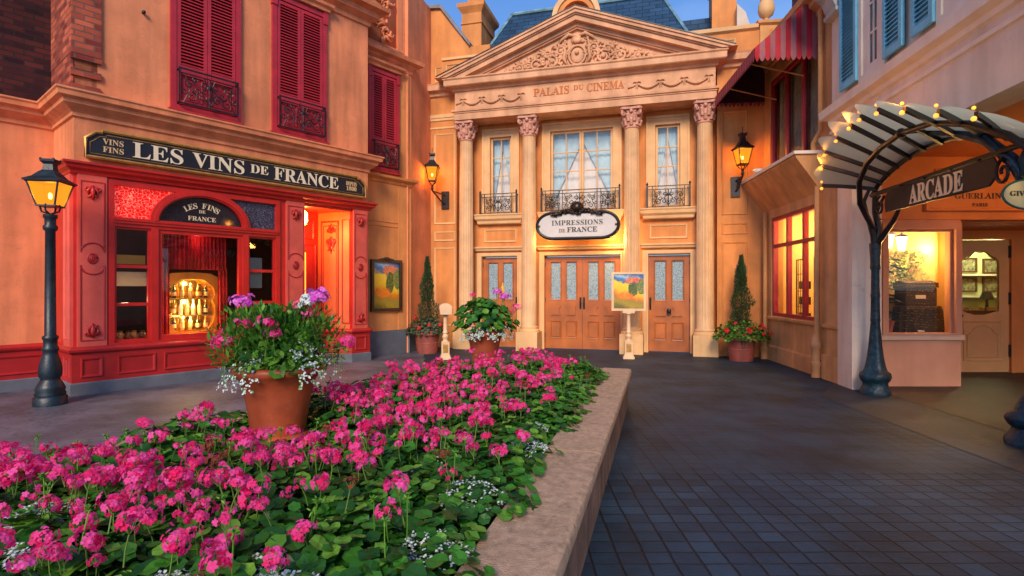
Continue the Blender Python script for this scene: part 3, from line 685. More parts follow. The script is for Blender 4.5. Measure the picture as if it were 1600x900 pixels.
# hanging oval sign
hs = thing('hanging_sign', 'white oval sign in black frame with leafy crest above the double doors', 'sign', FP)
sx, sz, sw, sh, sy = 1.265, 3.05, 1.0, .33, -.62
def stadium(k, d=0):
    pts = []
    for i in range(17):
        a = -PI / 2 + PI * i / 16; pts.append((sx + (sw - .42) + (.42 - d) * math.cos(a), sz + (sh - d) * math.sin(a)))
    for i in range(17):
        a = PI / 2 + PI * i / 16; pts.append((sx - (sw - .42) + (.42 - d) * math.cos(a), sz + (sh - d) * math.sin(a)))
    return pts
B = MB(); B.prism(stadium(1, .04), sy - .02, sy + .05); B.build('sign_board', surf('enamel_white', (.60, .55, .52), .35, .06, 3, .03, 40), hs)
B = MB(); st = stadium(1, .02); B.tube([(x, sy - .02, z) for x, z in st + st[:2]], .038, 8, False); B.tube([(x, sy + .05, z) for x, z in st + st[:2]], .038, 8, False); B.build('sign_frame', iron, hs, smooth=True)
darkletter = surf('dark_lettering', (.05, .022, .015), .5, .1, 3, 0)
text('lettering', 'IMPRESSIONS', .17, darkletter, hs, FP, sx, sy - .03, 3.06, .004, width=1.22, thin=-.0015)
text('lettering', 'DE', .12, surf('brown_lettering', (.22, .11, .04), .5, .1, 3, 0), hs, FP, sx - .36, sy - .03, 2.89, .004, width=.15)
text('lettering', 'FRANCE', .17, darkletter, hs, FP, sx + .12, sy - .03, 2.89, .004, width=.72)
B = MB(); rnd = random.Random(9)
for k in range(20):
    a = PI * k / 19; B.tube([(sx, sy - .05, sz + sh + .05), (sx + .11 * math.cos(a), sy - .08, sz + sh + .08 + .10 * math.sin(a)), (sx + .16 * math.cos(a), sy - .05, sz + sh + .07 + .16 * math.sin(a))], [.03, .03, .012], 5)
B.ball((sx, sy - .06, sz + sh + .09), .13, 10, 1, .8, 1)
for k in range(90):
    t = k / 89; x = sx + (t - .5) * 1.15; z = sz + sh - .0 + .07 * math.cos((t - .5) * 5) - .02 - .10 * math.exp(-((t - .5) * 9) ** 2)
    B.tube([(x, sy - .04, z), (x + rnd.uniform(-.06, .06), sy - .08, z + rnd.uniform(-.03, .05)), (x + rnd.uniform(-.1, .1), sy - .05, z + rnd.uniform(-.06, .04))], [.034, .028, .010], 5)
B.build('leaf_crest', surf('dark_bronze', (.035, .02, .014), .35, .4, 20, .2, 40, metal=.5), hs, smooth=True, auto=0)
B = MB()
for s in (-1, 1): B.ball((sx + s * (sw - .08), sy - .04, sz + .0), .028, 8); B.box(sx + s * .5 - .02, sx + s * .5 + .02, sy + .05, 0.0, sz + .02, sz + .06)
B.build('bracket', surf('brass', (.25, .14, .04), .3, .2, 5, 0, metal=.8), hs, smooth=True)
point('sign_lamp', (0, 0, 0), 20, (1, .62, .22), .05).matrix_basis = FP @ Matrix.Translation((2.12, -.40, 2.70))
point('sign_lamp', (0, 0, 0), 8, (1, .62, .22), .05).matrix_basis = FP @ Matrix.Translation((.45, -.40, 2.70))

# ================================================================== WINE SHOP (left)
shop = thing('wine_shop', 'salmon stucco shop with a red painted shopfront and red louvred shutters', 'building', FS)
WX0, WX1, WZ0, WZ1 = .46, 3.02, .70, 3.12
B = MB(); B.wall(0, 5.04, 0, 3.26, 0, .2, [(WX0, WX1, WZ0, WZ1), (3.58, 4.64, -.1, 3.14)])
B.box(0, .2, .2, 1.15, 0, 3.26); B.box(4.9, 5.04, .2, .45, 0, 3.26); B.build('shopfront', redpaint, shop)
B = MB(); B.box(0, 5.04, 0, .2, 3.26, 4.1); B.box(0, .2, .2, 1.15, 3.26, 4.1); B.box(-6, .2, 1.15, 1.35, 0, 4.1); B.box(4.84, 5.04, .2, .45, 3.26, 4.1); B.build('fascia', salmon, shop)
B = MB()
W1 = (1.32, 2.26, 4.52, 6.9); W2 = (3.0, 3.95, 4.52, 6.9)
B.box(0, 5.04, 0, .3, 4.1, 7.6); B.box(4.74, 5.04, .3, 1.2, 4.1, 7.6); B.build('upper_wall', salmon, shop)
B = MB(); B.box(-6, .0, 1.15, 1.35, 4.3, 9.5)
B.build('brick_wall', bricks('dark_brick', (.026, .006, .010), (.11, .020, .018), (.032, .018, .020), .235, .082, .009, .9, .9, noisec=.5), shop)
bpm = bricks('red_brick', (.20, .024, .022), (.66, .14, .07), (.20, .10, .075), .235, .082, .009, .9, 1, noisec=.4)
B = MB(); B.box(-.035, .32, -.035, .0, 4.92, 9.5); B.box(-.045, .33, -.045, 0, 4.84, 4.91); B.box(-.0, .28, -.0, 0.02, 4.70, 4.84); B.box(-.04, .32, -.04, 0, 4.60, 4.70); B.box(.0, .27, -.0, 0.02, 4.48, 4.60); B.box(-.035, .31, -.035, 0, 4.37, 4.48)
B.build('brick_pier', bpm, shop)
# the same brick on the return face (its own axis)
B = MB(); B.box(0, 1.16, 0, .03, 4.92, 9.5); B.box(0, 1.16, .005, .03, 4.37, 4.92)
FSr = FS @ Matrix.Translation((-.036, 1.15, 0)) @ Matrix.Rotation(R(-90), 4, 'Z')
B2 = B
o = B2.build('brick_return', bpm, None, FSr); T = WM[shop].inverted() @ FSr; o.parent = shop; o.matrix_basis = T
LP = [(-6, 1.15), (0, 1.15), (0, 0), (5.04, 0), (5.04, .45)]
B = MB(); B.sweep(LP, [(0, 4.00), (.03, 4.02), (.03, 4.07), (.06, 4.10), (.15, 4.17), (.16, 4.22), (.22, 4.25), (.23, 4.31), (.25, 4.33), (.25, 4.355), (0, 4.38)])
B.build('ledge_cornice', salmon, shop)
B = MB(); B.sweep(LP[1:], [(0, 3.19), (.05, 3.20), (.06, 3.24), (.11, 3.27), (.12, 3.31), (.15, 3.33), (.15, 3.36), (0, 3.37)]); B.build('shopfront_cornice', redpaint, shop)
def dado_path(path, nm):
    B = MB(); B.sweep(path, [(0, .18), (.03, .18), (.03, .60), (0, .60)]); B.sweep(path, [(0, .60), (.05, .605), (.07, .63), (.075, .66), (.06, .68), (.03, .70), (0, .705)]); B.build('dado', reddado, shop)
    B = MB(); B.sweep(path, [(0, 0), (.05, 0), (.05, .17), (.035, .185), (0, .185)]); B.build('plinth', plinth, shop)
dado_path([(-6, 1.15), (0, 1.15), (0, 0), (3.58, 0), (3.58, .55)], 'a'); dado_path([(4.25, .55), (4.64, 0), (5.04, 0), (5.04, .45)], 'b')
B = MB()
for a, b in ((.07, .34), (.52, 1.03), (1.14, 2.36), (2.48, 2.98), (3.20, 3.52), (4.70, 4.98)): MB().ring(a, b, .25, .54, -.03, .045, .018).build('dado_panel', reddado, shop)
for a, b in ((-1.0, -.12), (-2.1, -1.2), (-3.3, -2.3)): MB().ring(a, b, .25, .54, 1.12, .045, .018).build('dado_panel', reddado, shop)
MB().ring(.08, .78, .25, .54, .006, .045, .018).build('dado_panel', reddado, shop, FSr); MB().ring(.88, 1.08, .25, .54, .006, .045, .018).build('dado_panel', reddado, shop, FSr)
# pilasters
def oval_boss(B, cx, cz, y, rx, rz):
    for k, rr in enumerate((1, .66, .3)):
        B.tube([(px, y - .006 * k, pz) for px, pz in ell(cx, cz, rx * rr, rz * rr, 0, 2 * PI, 14)], .013, 5)
    B.ball((cx, y, cz), rx * .9, 10, 1, .35, rz / rx)
def ornament(B, cx, cz, w, h, y, up):
    for sg in (-1, 1):
        B.tube([(cx + sg * px, y - .012, cz + up * pz) for px, pz in spiral(w * .28, h * .2, w * .2, w * .05, PI, -1.1, 10)], .012, 5)
        B.tube([(cx, y - .012, cz + up * h * .0), (cx + sg * w * .3, y - .02, cz + up * h * .35), (cx + sg * w * .22, y - .012, cz + up * h * .62)], [.02, .022, .008], 6)
        B.tube([(cx, y - .012, cz + up * h * .4), (cx + sg * w * .12, y - .02, cz + up * h * .7), (cx + sg * w * .3, y - .012, cz + up * h * .82)], [.018, .018, .007], 6)
    B.tube([(cx, y - .01, cz - up * h * .05), (cx, y - .03, cz + up * h * .4), (cx, y - .012, cz + up * h)], [.02, .034, .008], 6)
def pilaster(x0, x1, M=None):
    B = MB(); y = -.035
    B.box(x0, x1, y, .0, .70, 3.20); po = B.build('pilaster', pilred, shop, M)
    B = MB(); cx = (x0 + x1) / 2; a, b = x0 + .035, x1 - .035; zm = 1.98; g = .20
    for z0, z1, bite in ((.79, zm - g, 1), (zm + g, 3.10, -1)):
        # panel whose end is cut by the round boss
        arc = ell(cx, zm, (b - a) / 2 + .0, g - .02 + .0, PI if bite > 0 else 0, 0 if bite > 0 else -PI, 8)
        pts = [(a, z0 if bite > 0 else z1), (a, zm - .03 * bite)] if 0 else None
        y1 = y - .002
        zi = zm - bite * .10
        path = [(a, z0 if bite > 0 else z1), (a, zi)]
        aa = [(cx + (b - a) / 2 * math.cos(t), zi - bite * (.13 * math.sin(t))) for t in [PI - PI * i / 10 for i in range(11)]]
        path += [(b, zi), (b, z0 if bite > 0 else z1), (a, z0 if bite > 0 else z1)]
        edge = [path[0]] + aa + path[3:]
        B.tube([(px, y1, pz) for px, pz in edge], .012, 5)
    B.build('panel_moulding', reddado, po, M)
    B = MB(); oval_boss(B, cx, zm, y, .058, .072); B.build('carved_boss', reddado, po, M, smooth=True, auto=0)
    for zo, up in ((3.03, -1), (.84, 1)): B = MB(); ornament(B, cx, zo, .22, .20, y, up); B.build('carved_ornament', reddado, po, M, smooth=True, auto=0)
for a, b in ((.035, .39), (3.19, 3.56), (4.66, 5.01)): pilaster(a, b)
B = MB(); B.box(.76, 1.115, -.002, .035, .70, 3.20); B.ring(.80, 1.07, .8, 3.1, -.002, .035, .015); B.build('corner_pilaster', pilred, shop, FSr)
B = MB(); B.box(-1.62, -1.28, 1.09, 1.15, .7, 3.36); B.sweep([(-1.66, 1.15), (-1.66, 1.09), (-1.24, 1.09), (-1.24, 1.15)], [(0, 3.3), (.07, 3.36), (0, 3.37)]); B.build('corner_pilaster', redpaint, shop)
# shop window
win = MB(); y0, y1 = -.03, .10; TZ0, TZ1 = 2.48, 2.62
win.rect(WX0 - .05, WX1 + .05, WZ0 - .02, WZ1 + .05, y0, y1, .075, .05)
win.box(WX0 + .025, WX1 - .025, y0 + .005, y1, TZ0, TZ1); win.box(WX0, WX1, y0 - .035, y0 + .005, TZ1 - .05, TZ1 - .01); win.box(WX0, WX1, y0 - .02, y0 + .005, TZ1 - .09, TZ1 - .05)
for m in (1.02, 2.44): win.box(m - .05, m + .05, y0 + .003, y1 - .002, WZ0 + .03, TZ0)
win.rect(1.07, 2.39, .70, TZ0, .0, .08, .06, .10)
for a, b, zs in ((.485, .97, (1.88, 1.30)), (2.49, 2.995, (1.86, 1.29))):
    win.rect(a, b, WZ0 + .03, TZ0, .01, .07, .035)
    for z in zs: win.box(a + .035, b - .035, .012, .068, z - .025, z + .025)
wo = win.build('shop_window', redpaint, shop)
ac = (1.73, 2.60)
B = MB(); B.prism(ell(*ac, .78, .58, 0, PI, 28) + ell(*ac, .655, .455, PI, 0, 28), y0 - .02, y1); B.prism(ell(*ac, .73, .53, 0, PI, 28) + ell(*ac, .68, .48, PI, 0, 28), y0 - .045, y0 - .02)
B.build('arch_frame', redpaint, wo)
B = MB(); B.prism(ell(*ac, .66, .46, 0, PI, 28), .02, .04); B.build('fanlight', surf('black_glass', (.012, .012, .02), .06, .1, 3, 0), wo)
def spandrel(x0, x1, mat):
    B = MB(); a = ell(*ac, .72, .52, 0, PI, 30)
    pts = [p for p in a if x0 <= p[0] <= x1]
    if x0 < 1: poly = [(x0, TZ1 - .03), (min(p[0] for p in pts) , TZ1 - .03)] + sorted(pts) + [(x1, WZ1 + .02), (x0, WZ1 + .02)]
    else: poly = [(x1, TZ1 - .03), (x1, WZ1 + .02), (x0, WZ1 + .02)] + sorted(pts) + [(max(p[0] for p in pts), TZ1 - .03)]
    B.prism(poly, .03, .05); B.build('patterned_pane', mat, wo)
spandrel(.47, 1.73, marble_red); spandrel(1.731, 3.0, marble_dark)
B = MB(); B.add([(1.1, .045, .78), (2.36, .045, .78), (2.36, .045, 2.44), (1.1, .045, 2.44)], [(0, 1, 2, 3)]); B.build('pane', clear, wo)
for a, b in ((.5, .96), (2.51, 2.98)): MB().add([(a, .045, .74), (b, .045, .74), (b, .045, 2.46), (a, .045, 2.46)], [(0, 1, 2, 3)]).build('side_pane', pane('shop_side_glass', (.9, .9, .9), .0), wo)
gl = (.72, .60, .38)
lm = surf('gilt_lettering', gl, .4, .05, 3, 0)
for i, ch in enumerate('LES FINS'):
    if ch == ' ': continue
    a = PI / 2 - (i - 3.5) * .165
    x = ac[0] + .40 * math.cos(a); z = ac[1] - .08 + .36 * math.sin(a)
    o = text('lettering', ch, .13, lm, shop, FS @ Matrix.Translation((x, 0, z)) @ Matrix.Rotation(-(a - PI / 2), 4, 'Y'), 0, .015, 0, .002); 
    o.parent = wo
for t_, s_, z_, w_ in (('DE', .075, 2.80, .10), ('FRANCE', .105, 2.67, .44)):
    o = text('lettering', t_, s_, lm, shop, FS, ac[0], .015, z_, .002, width=w_); o.parent = wo
# room behind the window
B = MB(); B.wall(.3, 3.2, .3, 3.3, 1.3, 1.33); B.box(.3, .33, .21, 1.3, .3, 3.3); B.box(3.17, 3.2, .21, 1.3, .3, 3.3); B.box(.3, 3.2, .21, 1.33, .40, .68); B.box(.3, 3.2, .21, 1.33, 3.27, 3.3); B.box(.3, 3.2, .21, .6, TZ0, TZ1)
B.build('display_room', darkroom, shop)
def curtain(x0, x1, z0, z1, y, mat, amp=.03, fr=16, n=70, hem=0):
    B = MB(); rows = []
    for k in range(6):
        z = z1 + (z0 - z1) * k / 5
        rows.append([(x0 + (x1 - x0) * i / n, y + amp * (.5 + k / 8) * math.sin(i * fr * .1 + .6 * math.sin(i * .37)), z + (hem * math.sin(i * .5) if k == 5 else 0)) for i in range(n + 1)])
    return B.ringed(rows, cap=False, closed=False)
curtain(1.1, 2.20, 1.86, 2.46, .22, curtain_red).build('pelmet_curtain', curtain_red, wo, smooth=True, auto=0)
curtain(1.1, 1.32, .7, 1.9, .26, curtain_red, fr=9, n=24).build('side_curtain', curtain_red, wo, smooth=True, auto=0)
curtain(2.08, 2.24, .7, 1.9, .26, curtain_red, fr=9, n=20).build('side_curtain', curtain_red, wo, smooth=True, auto=0)
# display cabinet: vase-shaped gilt board with a mirrored niche and shelves
goldboard = surf('gilt_board', (.48, .19, .03), .45, .2, 3, .05, 30)
cab = thing('display_cabinet', 'gilt vase shaped cabinet with lit mirrored shelves in the red shop window', 'cabinet', FS)
def vase(s, inner=False):
    c = 1.68
    if inner: half = [(0, .80), (.24, .82), (.34, .95), (.375, 1.12), (.37, 1.25), (.33, 1.34), (.37, 1.43), (.35, 1.56), (.27, 1.62), (.20, 1.69), (0, 1.70)]
    else: half = [(0, .72), (.40, .72), (.42, 1.0), (.48, 1.25), (.50, 1.42), (.49, 1.55), (.42, 1.52), (.40, 1.56), (.46, 1.62), (.45, 1.72), (.30, 1.80), (0, 1.82)]
    return [(c + x, z) for x, z in half] + [(c - x, z) for x, z in half[-2:0:-1]]
vo = vase(1); vi = vase(1, True)
B = MB()
# board with niche: bridge outer and inner outline by radial resampling
def resample(poly, c, n=64):
    out = []
    for i in range(n):
        a = 2 * PI * i / n; d = (math.cos(a), math.sin(a)); best = 0
        for (x0_, z0_), (x1_, z1_) in zip(poly, poly[1:] + poly[:1]):
            ex, ez = x1_ - x0_, z1_ - z0_; den = d[0] * ez - d[1] * ex
            if abs(den) < 1e-9: continue
            t = ((x0_ - c[0]) * ez - (z0_ - c[1]) * ex) / den; u = ((x0_ - c[0]) * d[1] - (z0_ - c[1]) * d[0]) / den
            if t > 0 and -1e-6 <= u <= 1 + 1e-6: best = max(best, t)
        out.append((c[0] + d[0] * best, c[1] + d[1] * best))
    return out
cc = (1.68, 1.24); ro = resample(vo, cc); ri = resample(vi, cc)
B.ringed([[(x, .34, z) for x, z in ro], [(x, .30, z) for x, z in ro], [(x, .30, z) for x, z in ri], [(x, .50, z) for x, z in ri]], cap=False); B.build('vase_board', goldboard, cab)
B = MB(); B.prism(ri, .50, .52); B.build('mirror_back', surf('gilded_mirror', (.85, .58, .22), .12, .25, 6, .1, 9, metal=.95), cab)
B = MB(); 
for z in (1.07, 1.36): B.box(1.33, 2.03, .31, .50, z, z + .018)
B.build('shelf', surf('glass_shelf', (.75, .5, .18), .15, .1, 3, 0, metal=.6), cab)
bcol = [surf('bottle_amber', (.30, .12, .01), .1, .2, 5, 0, coat=1), surf('bottle_dark', (.02, .03, .012), .1, .2, 5, 0, coat=1), surf('bottle_pale', (.70, .55, .20), .1, .2, 5, 0, coat=1), surf('bottle_white', (.80, .76, .66), .2, .1, 5, 0)]
labelm = surf('paper_label', (.75, .62, .36), .6, .1, 5, 0)
def bottle(x, y, z, s, kind, lab):
    t = thing('bottle', lab, 'bottle', FS @ Matrix.Translation((x, y, z)), 'bottles on the lit shelves of the display cabinet')
    B = MB(); B.lathe([(.030 * s, 0), (.034 * s, .01), (.034 * s, .14 * s), (.022 * s, .175 * s), (.012 * s, .20 * s), (.012 * s, .25 * s), (.015 * s, .26 * s)], n=12); B.build('glass', bcol[kind], t, smooth=True)
    B = MB(); B.lathe([(.0352 * s, .04 * s), (.0352 * s, .11 * s)], n=12); B.build('label', labelm, t, smooth=True)
cl = ['amber bottle', 'dark green bottle', 'pale gold bottle', 'white bottle']; od = ['first', 'second', 'third', 'fourth', 'fifth', 'sixth']
for row, z, ks in (('bottom', .835, (1, 2, 2, 1, 0)), ('middle', 1.09, (0, 3, 2, 3, 2, 1)), ('top', 1.38, (1, 2, 2, 0, 1))):
    for i, k in enumerate(ks):
        bottle(1.43 + i * (.50 / (len(ks) - 1)), .385, z, 1.0 if row != 'top' else .95, k, '%s, %s from left on the %s shelf of the gilt cabinet' % (cl[k], od[i], row))
point('cabinet_lamp', (0, 0, 0), 9, (1, .62, .16), .03).matrix_basis = FS @ Matrix.Translation((1.68, .36, 1.62))
point('cabinet_lamp', (0, 0, 0), 7, (1, .62, .16), .03).matrix_basis = FS @ Matrix.Translation((1.68, .33, 1.31))
point('cabinet_lamp', (0, 0, 0), 6, (1, .62, .16), .03).matrix_basis = FS @ Matrix.Translation((1.68, .33, 1.03))
point('window_lamp', (0, 0, 0), 3, (1, .5, .18), .05).matrix_basis = FS @ Matrix.Translation((1.5, .12, 1.1)); point('curtain_fill', (0, 0, 0), .9, (1, .2, .14), .05).matrix_basis = FS @ Matrix.Translation((1.7, .12, 2.35))  # the second is an added red fill for the curtain
point('spandrel_lamp', (0, 0, 0), 5, (1, .10, .04), .05).matrix_basis = FS @ Matrix.Translation((.75, .5, 2.9))
# cards painted as window reflections, and small wares, in the side panes
nb = surf('cream_reflection', (.80, .62, .34), .7, .05, 3, 0)
for i, (x0, x1, z0, z1, m, lb) in enumerate(((.52, .93, 1.92, 2.06, surf('yellow_reflection', (.85, .45, .06), .7, .05, 3, 0), 'narrow yellow card painted as a reflection in the left side pane of the red shop window'), (.52, .95, 1.58, 1.80, nb, 'cream card painted as a reflection below the yellow one in the left side pane'), (2.53, 2.80, 1.55, 2.1, surf('pale_green_reflection', (.42, .50, .42), .7, .05, 3, 0), 'pale green card painted as a reflection in the right side pane of the red shop window'))):
    B = MB(); B.box(x0, x1, .12, .13, z0, z1); tag(B.build('reflection_card', m, None, FS), lb, 'card')
B = MB(); B.box(.5, .95, .2, .6, .70, .74); B.build('display_shelf', surf('dark_wood', (.08, .03, .015), .5, .2, 3, .1, 30), wo)
rnd = random.Random(3)
for i in range(5):
    t = tag(MB().lathe([(.05, 0), (.062, .02), (.055, .09), (.03, .12), (.034, .14)], n=10).build('jar', surf(('brown_jar', 'ochre_jar')[i % 2], ((.14, .05, .02), (.40, .20, .07))[i % 2], .3, .2, 5, 0), None, FS @ Matrix.Translation((.54 + i * .095, .22 + .05 * (i % 2), .74)), smooth=True),
            '%s jar, %s from the left at the foot of the left side pane' % (('brown', 'ochre')[i % 2], od[i]), 'jar', 'jars at the foot of the shop window')
point('card_fill', (0, 0, 0), 4, (1, .7, .4), .05).matrix_basis = FS @ Matrix.Translation((.7, .3, 1.35))  # added fill light that brightens the reflection cards
# recessed doorway
B = MB(); B.box(3.3, 5.0, .9, 1.0, 0, 3.3); B.box(3.45, 3.58, .2, .9, 0, 3.2); B.box(3.3, 5.0, .2, .9, 3.15, 3.2)
B.build('doorway_wall', redpaint, shop)
B = MB(); B.box(3.74, 4.30, .86, .90, .05, 2.45); do = B.build('door', reddado, shop)
B = MB(); B.ring(3.70, 4.34, .04, 2.48, .90, .05, .06); B.ring(3.84, 4.2, .2, .9, .86, .04, .02); B.ring(3.72, 4.3, 2.58, 3.0, .9, .04, .03); B.build('door_moulding', redpaint, do)
B = MB(); B.box(3.90, 4.10, .85, .86, 1.1, 2.3); B.build('door_glass', emit('lit_door_glass', (1, .45, .05), .9), do)
B = MB(); B.ball((4.25, .84, 1.05), .03, 8); B.build('handle', gold, do, smooth=True)
ang = math.atan2(.85, -.5)
FJ = FS @ Matrix.Translation((4.40, .88, 0)) @ Matrix.Rotation(math.atan2(-.88, .26), 4, 'Z')
B = MB(); B.box(0, .92, 0, .12, 0, 3.16); B.build('splayed_wall', surf('glow_tinted_red', (.68, .16, .06), .5, .12, 2.5, .05, 40, .08), shop, FJ)  # red paint pushed to orange, the lantern's glow put into its colour
B = MB(); B.ring(.08, .56, .82, 2.98, 0, .04, .018); B.ring(.64, .86, .80, 3.0, 0, .03, .015); B.ring(.14, .50, .90, 2.88, 0, .02, .01); ornament(B, .36, 2.62, .3, .34, 0, -1); ornament(B, .36, 2.72, .26, .2, 0, 1)
B.sweep([(0, 0), (.92, 0)], [(0, .6), (.05, .62), (.06, .68), (0, .70)]); B.build('jamb_panel', reddado, shop, FJ)
ptl = thing('ceiling_lantern', 'small glowing round lantern hanging in the red shop doorway', 'lantern', FS @ Matrix.Translation((3.80, .42, 2.86)))
B = MB(); B.lathe([(.02, .26), (.03, .24), (.08, .20), (.085, .06), (.05, -.02), (.01, -.05)], n=16); B.build('lamp_glass', emit('glowing_globe', (1, .55, .14), 9), ptl, smooth=True)
B = MB()
for k in range(6):
    a = k * PI / 3; B.tube([(.03 * math.cos(a), .03 * math.sin(a), .25), (.088 * math.cos(a), .088 * math.sin(a), .20), (.092 * math.cos(a), .092 * math.sin(a), .06), (.02 * math.cos(a), .02 * math.sin(a), -.06)], .005, 5)
B.tube([(0, 0, .24), (0, 0, .30)], .01, 6); B.build('cage', gold, ptl)
point('doorway_lamp', (0, 0, 0), 38, (1, .50, .08), .05).matrix_basis = FS @ Matrix.Translation((3.86, .30, 2.72))
# shutters on the upper floor
def louvre(B, x0, x1, z0, z1, y, n):
    for i in range(n):
        z = z0 + (z1 - z0) * (i + .5) / n; h = (z1 - z0) / n * .42
        B.add([(x0, y - .022, z - h), (x1, y - .022, z - h), (x1, y + .02, z + h), (x0, y + .02, z + h), (x0, y - .022, z - h + .006), (x1, y - .022, z - h + .006), (x1, y + .02, z + h + .006), (x0, y + .02, z + h + .006)],
              [(0, 3, 2, 1), (4, 5, 6, 7), (0, 1, 5, 4), (3, 7, 6, 2)])
def red_window(x0, x1, z0, z1, y=0, hood=True):
    B = MB(); B.rect(x0 - .085, x1 + .085, z0 - .08, z1 + .1, y - .05, y + .02, .085, .08); B.box(x0 - .12, x1 + .12, y - .09, y + .0, z0 - .11, z0 - .082); B.box(x0 - .1, x0 - .0, y - .07, y, z1 - .12, z1 + .12); B.box(x1, x1 + .1, y - .07, y, z1 - .12, z1 + .12)
    w = B.build('shuttered_window', shutred, shop if y == 0 else mid)
    MB().box(x0 - .0, x1 + .0, y - .005, y - .001, z0, z1).build('louvre_shade', darkroom, w)  # dark sheet that paints in the shade behind the louvres
    MB().box(x0, x1, y - .012, y - .006, z0, z0 + .62).build('lower_panel', shutred, w)
    xm = (x0 + x1) / 2
    for a, b in ((x0 + .01, xm - .004), (xm + .004, x1 - .01)):
        B = MB(); B.rect(a, b, z0 + .02, z1 - .01, y - .045, y - .006, .055, .06)
        zl = z0 + .66; B.box(a + .055, b - .055, y - .04, y - .008, z0 + .50, zl); B.ring(a + .06, b - .06, z0 + .09, z0 + .49, y - .006, .03, .02)
        louvre(B, a + .052, b - .052, zl, z1 - .07, y - .026, int((z1 - .07 - zl) / .052)); B.build('shutter', shutred, w)
    Br = MB(); za, zb = z0 + .0, z0 + .58; yy = y - .14
    Br.rect(x0 + .0, x1 - .0, za, zb, yy - .012, yy + .012, .022)
    for x in (x0 + .01, x1 - .01):
        for z in (za + .02, zb - .03): Br.box(x - .01, x + .01, yy, y - .03, z, z + .02)
    Br.box(x0, x1, yy - .01, yy + .01, zb - .09, zb - .075)
    scrolls(Br, x0 + .05, x1 - .05, za + .02, zb - .08, yy, .009); Br.build('railing', iron, w)
    if hood:
        B = MB(); B.sweep([(x0 - .1, y), (x0 - .1, y - .08), (x1 + .1, y - .08), (x1 + .1, y)], [(0, z1 + .125), (.02, z1 + .13), (.03, z1 + .18), (.08, z1 + .22), (.09, z1 + .27), (-.08, z1 + .28), (-.08, z1 + .125)])
        B.build('window_hood', salmon, shop if y == 0 else mid)
red_window(*W1); red_window(*W2)
B = MB(); B.sweep([(0, 0), (5.04, 0), (5.04, .45)], [(0, 7.12), (.04, 7.14), (.05, 7.22), (.14, 7.28), (.18, 7.30), (.19, 7.40), (.33, 7.44), (.35, 7.52), (0, 7.56)]); B.build('roof_cornice', salmon, shop)
B = MB(); B.xprism([(0.02, 7.56), (1.5, 7.56), (1.5, 9.4), (.5, 9.3), (.15, 8.6)], .4, 5.0); B.build('mansard_roof', zinc, shop)

wf = tag(MB().ball((0, -.05, 0), .03, 8).tube([(0, 0, 0), (0, -.06, 0)], .02, 6).build('wall_fitting', iron, None, FS @ Matrix.Translation((.86, 0, 5.82)), smooth=True), 'tiny round metal fitting on the stucco between brick pier and shutters', 'fitting')
# shop sign
sg = thing('shop_sign', 'long black board with gilt frame and pale capitals above the red shopfront', 'sign', FS)
def notched(x0, x1, z0, z1, c, d=0):
    x0 += d; x1 -= d; z0 += d; z1 -= d
    lft = [(x0 + c * (1 - math.cos(t)) * 1.0, z1 - c * .62 + c * .62 * math.sin(t)) for t in [PI / 2 * i / 6 for i in range(7)]]
    # rounded shoulder then a small step up
    L = [(x0, z0), (x1, z0)]
    Rt = [(x1, z1 - .14), (x1 - .05, z1 - .10), (x1 - .12, z1 - .035), (x1 - .20, z1 - .03), (x1 - .20, z1)]
    Lf = [(x0 + .20, z1), (x0 + .20, z1 - .03), (x0 + .12, z1 - .035), (x0 + .05, z1 - .10), (x0, z1 - .14)]
    return L + Rt + Lf
y = -.05
B = MB(); B.prism(notched(.12, 4.92, 3.455, 3.86, .2), y - .02, 0); B.build('sign_board', black_paint, sg)
B = MB(); o_ = notched(.12, 4.92, 3.455, 3.86, .2); B.tube([(px, y - .025, pz) for px, pz in o_ + o_[:2]], .026, 6, False); i_ = notched(.12, 4.92, 3.455, 3.86, .2, .055); B.tube([(px, y - .022, pz) for px, pz in i_ + i_[:2]], .006, 5, False)
B.build('gilt_frame', gold, sg, smooth=True)
ys = y - .026
for body, sz_, x, z, w in (('LES', .34, 1.06, 3.545, .70), ('VINS', .34, 1.98, 3.545, .84), ('DE', .22, 2.66, 3.60, .32), ('FRANCE', .34, 3.60, 3.545, 1.34)):
    text('lettering', body, sz_, cream, sg, FS, x, ys, z, .006, width=w)
for body, x, z, w in (('VINS', .46, 3.67, .26), ('FINS', .46, 3.555, .26), ('DEPUIS', 4.58, 3.66, .25), ('1800', 4.58, 3.56, .24)):
    text('lettering', body, .12, surf('pale_gold_lettering', (.72, .46, .22), .5, .05, 3, 0), sg, FS, x, ys, z, .003, width=w)

# ================================================================== ORANGE BUILDING between shop and palace
mid = thing('orange_building', 'narrow orange stucco building set back between the shop and the palace', 'building', FS)
Y0 = .45
B = MB(); B.box(5.04, 6.62, Y0, Y0 + .3, 0, 7.1); B.build('wall', orange_st, mid)
B = MB(); B.box(5.04, 6.62, Y0 - .02, Y0, 0, .57); B.build('plinth', plinth, mid)
B = MB(); B.box(-2.95, -2.62, -1.72, -.2, 0, 8.86); B.build('return_wall', salmon, mid, FP)
B = MB(); B.box(-2.62, -2.58, -1.72, -.4, 0, .57); B.build('plinth', plinth, mid, FP)
B = MB()
mp_ = [(5.04, Y0), (6.62, Y0), (6.62, Y0 + .3)]
B.sweep(mp_, [(0, 3.96), (.03, 3.98), (.04, 4.03), (.12, 4.08), (.13, 4.13), (0, 4.15)]); B.sweep(mp_, [(0, 3.06), (.015, 3.07), (.015, 3.09), (0, 3.10)]); B.sweep(mp_, [(0, 2.96), (.015, 2.97), (.015, 2.99), (0, 3.0)])
B.box(6.22, 6.6, Y0 - .02, Y0, .57, 3.9); B.build('string_course', orange_st, mid)
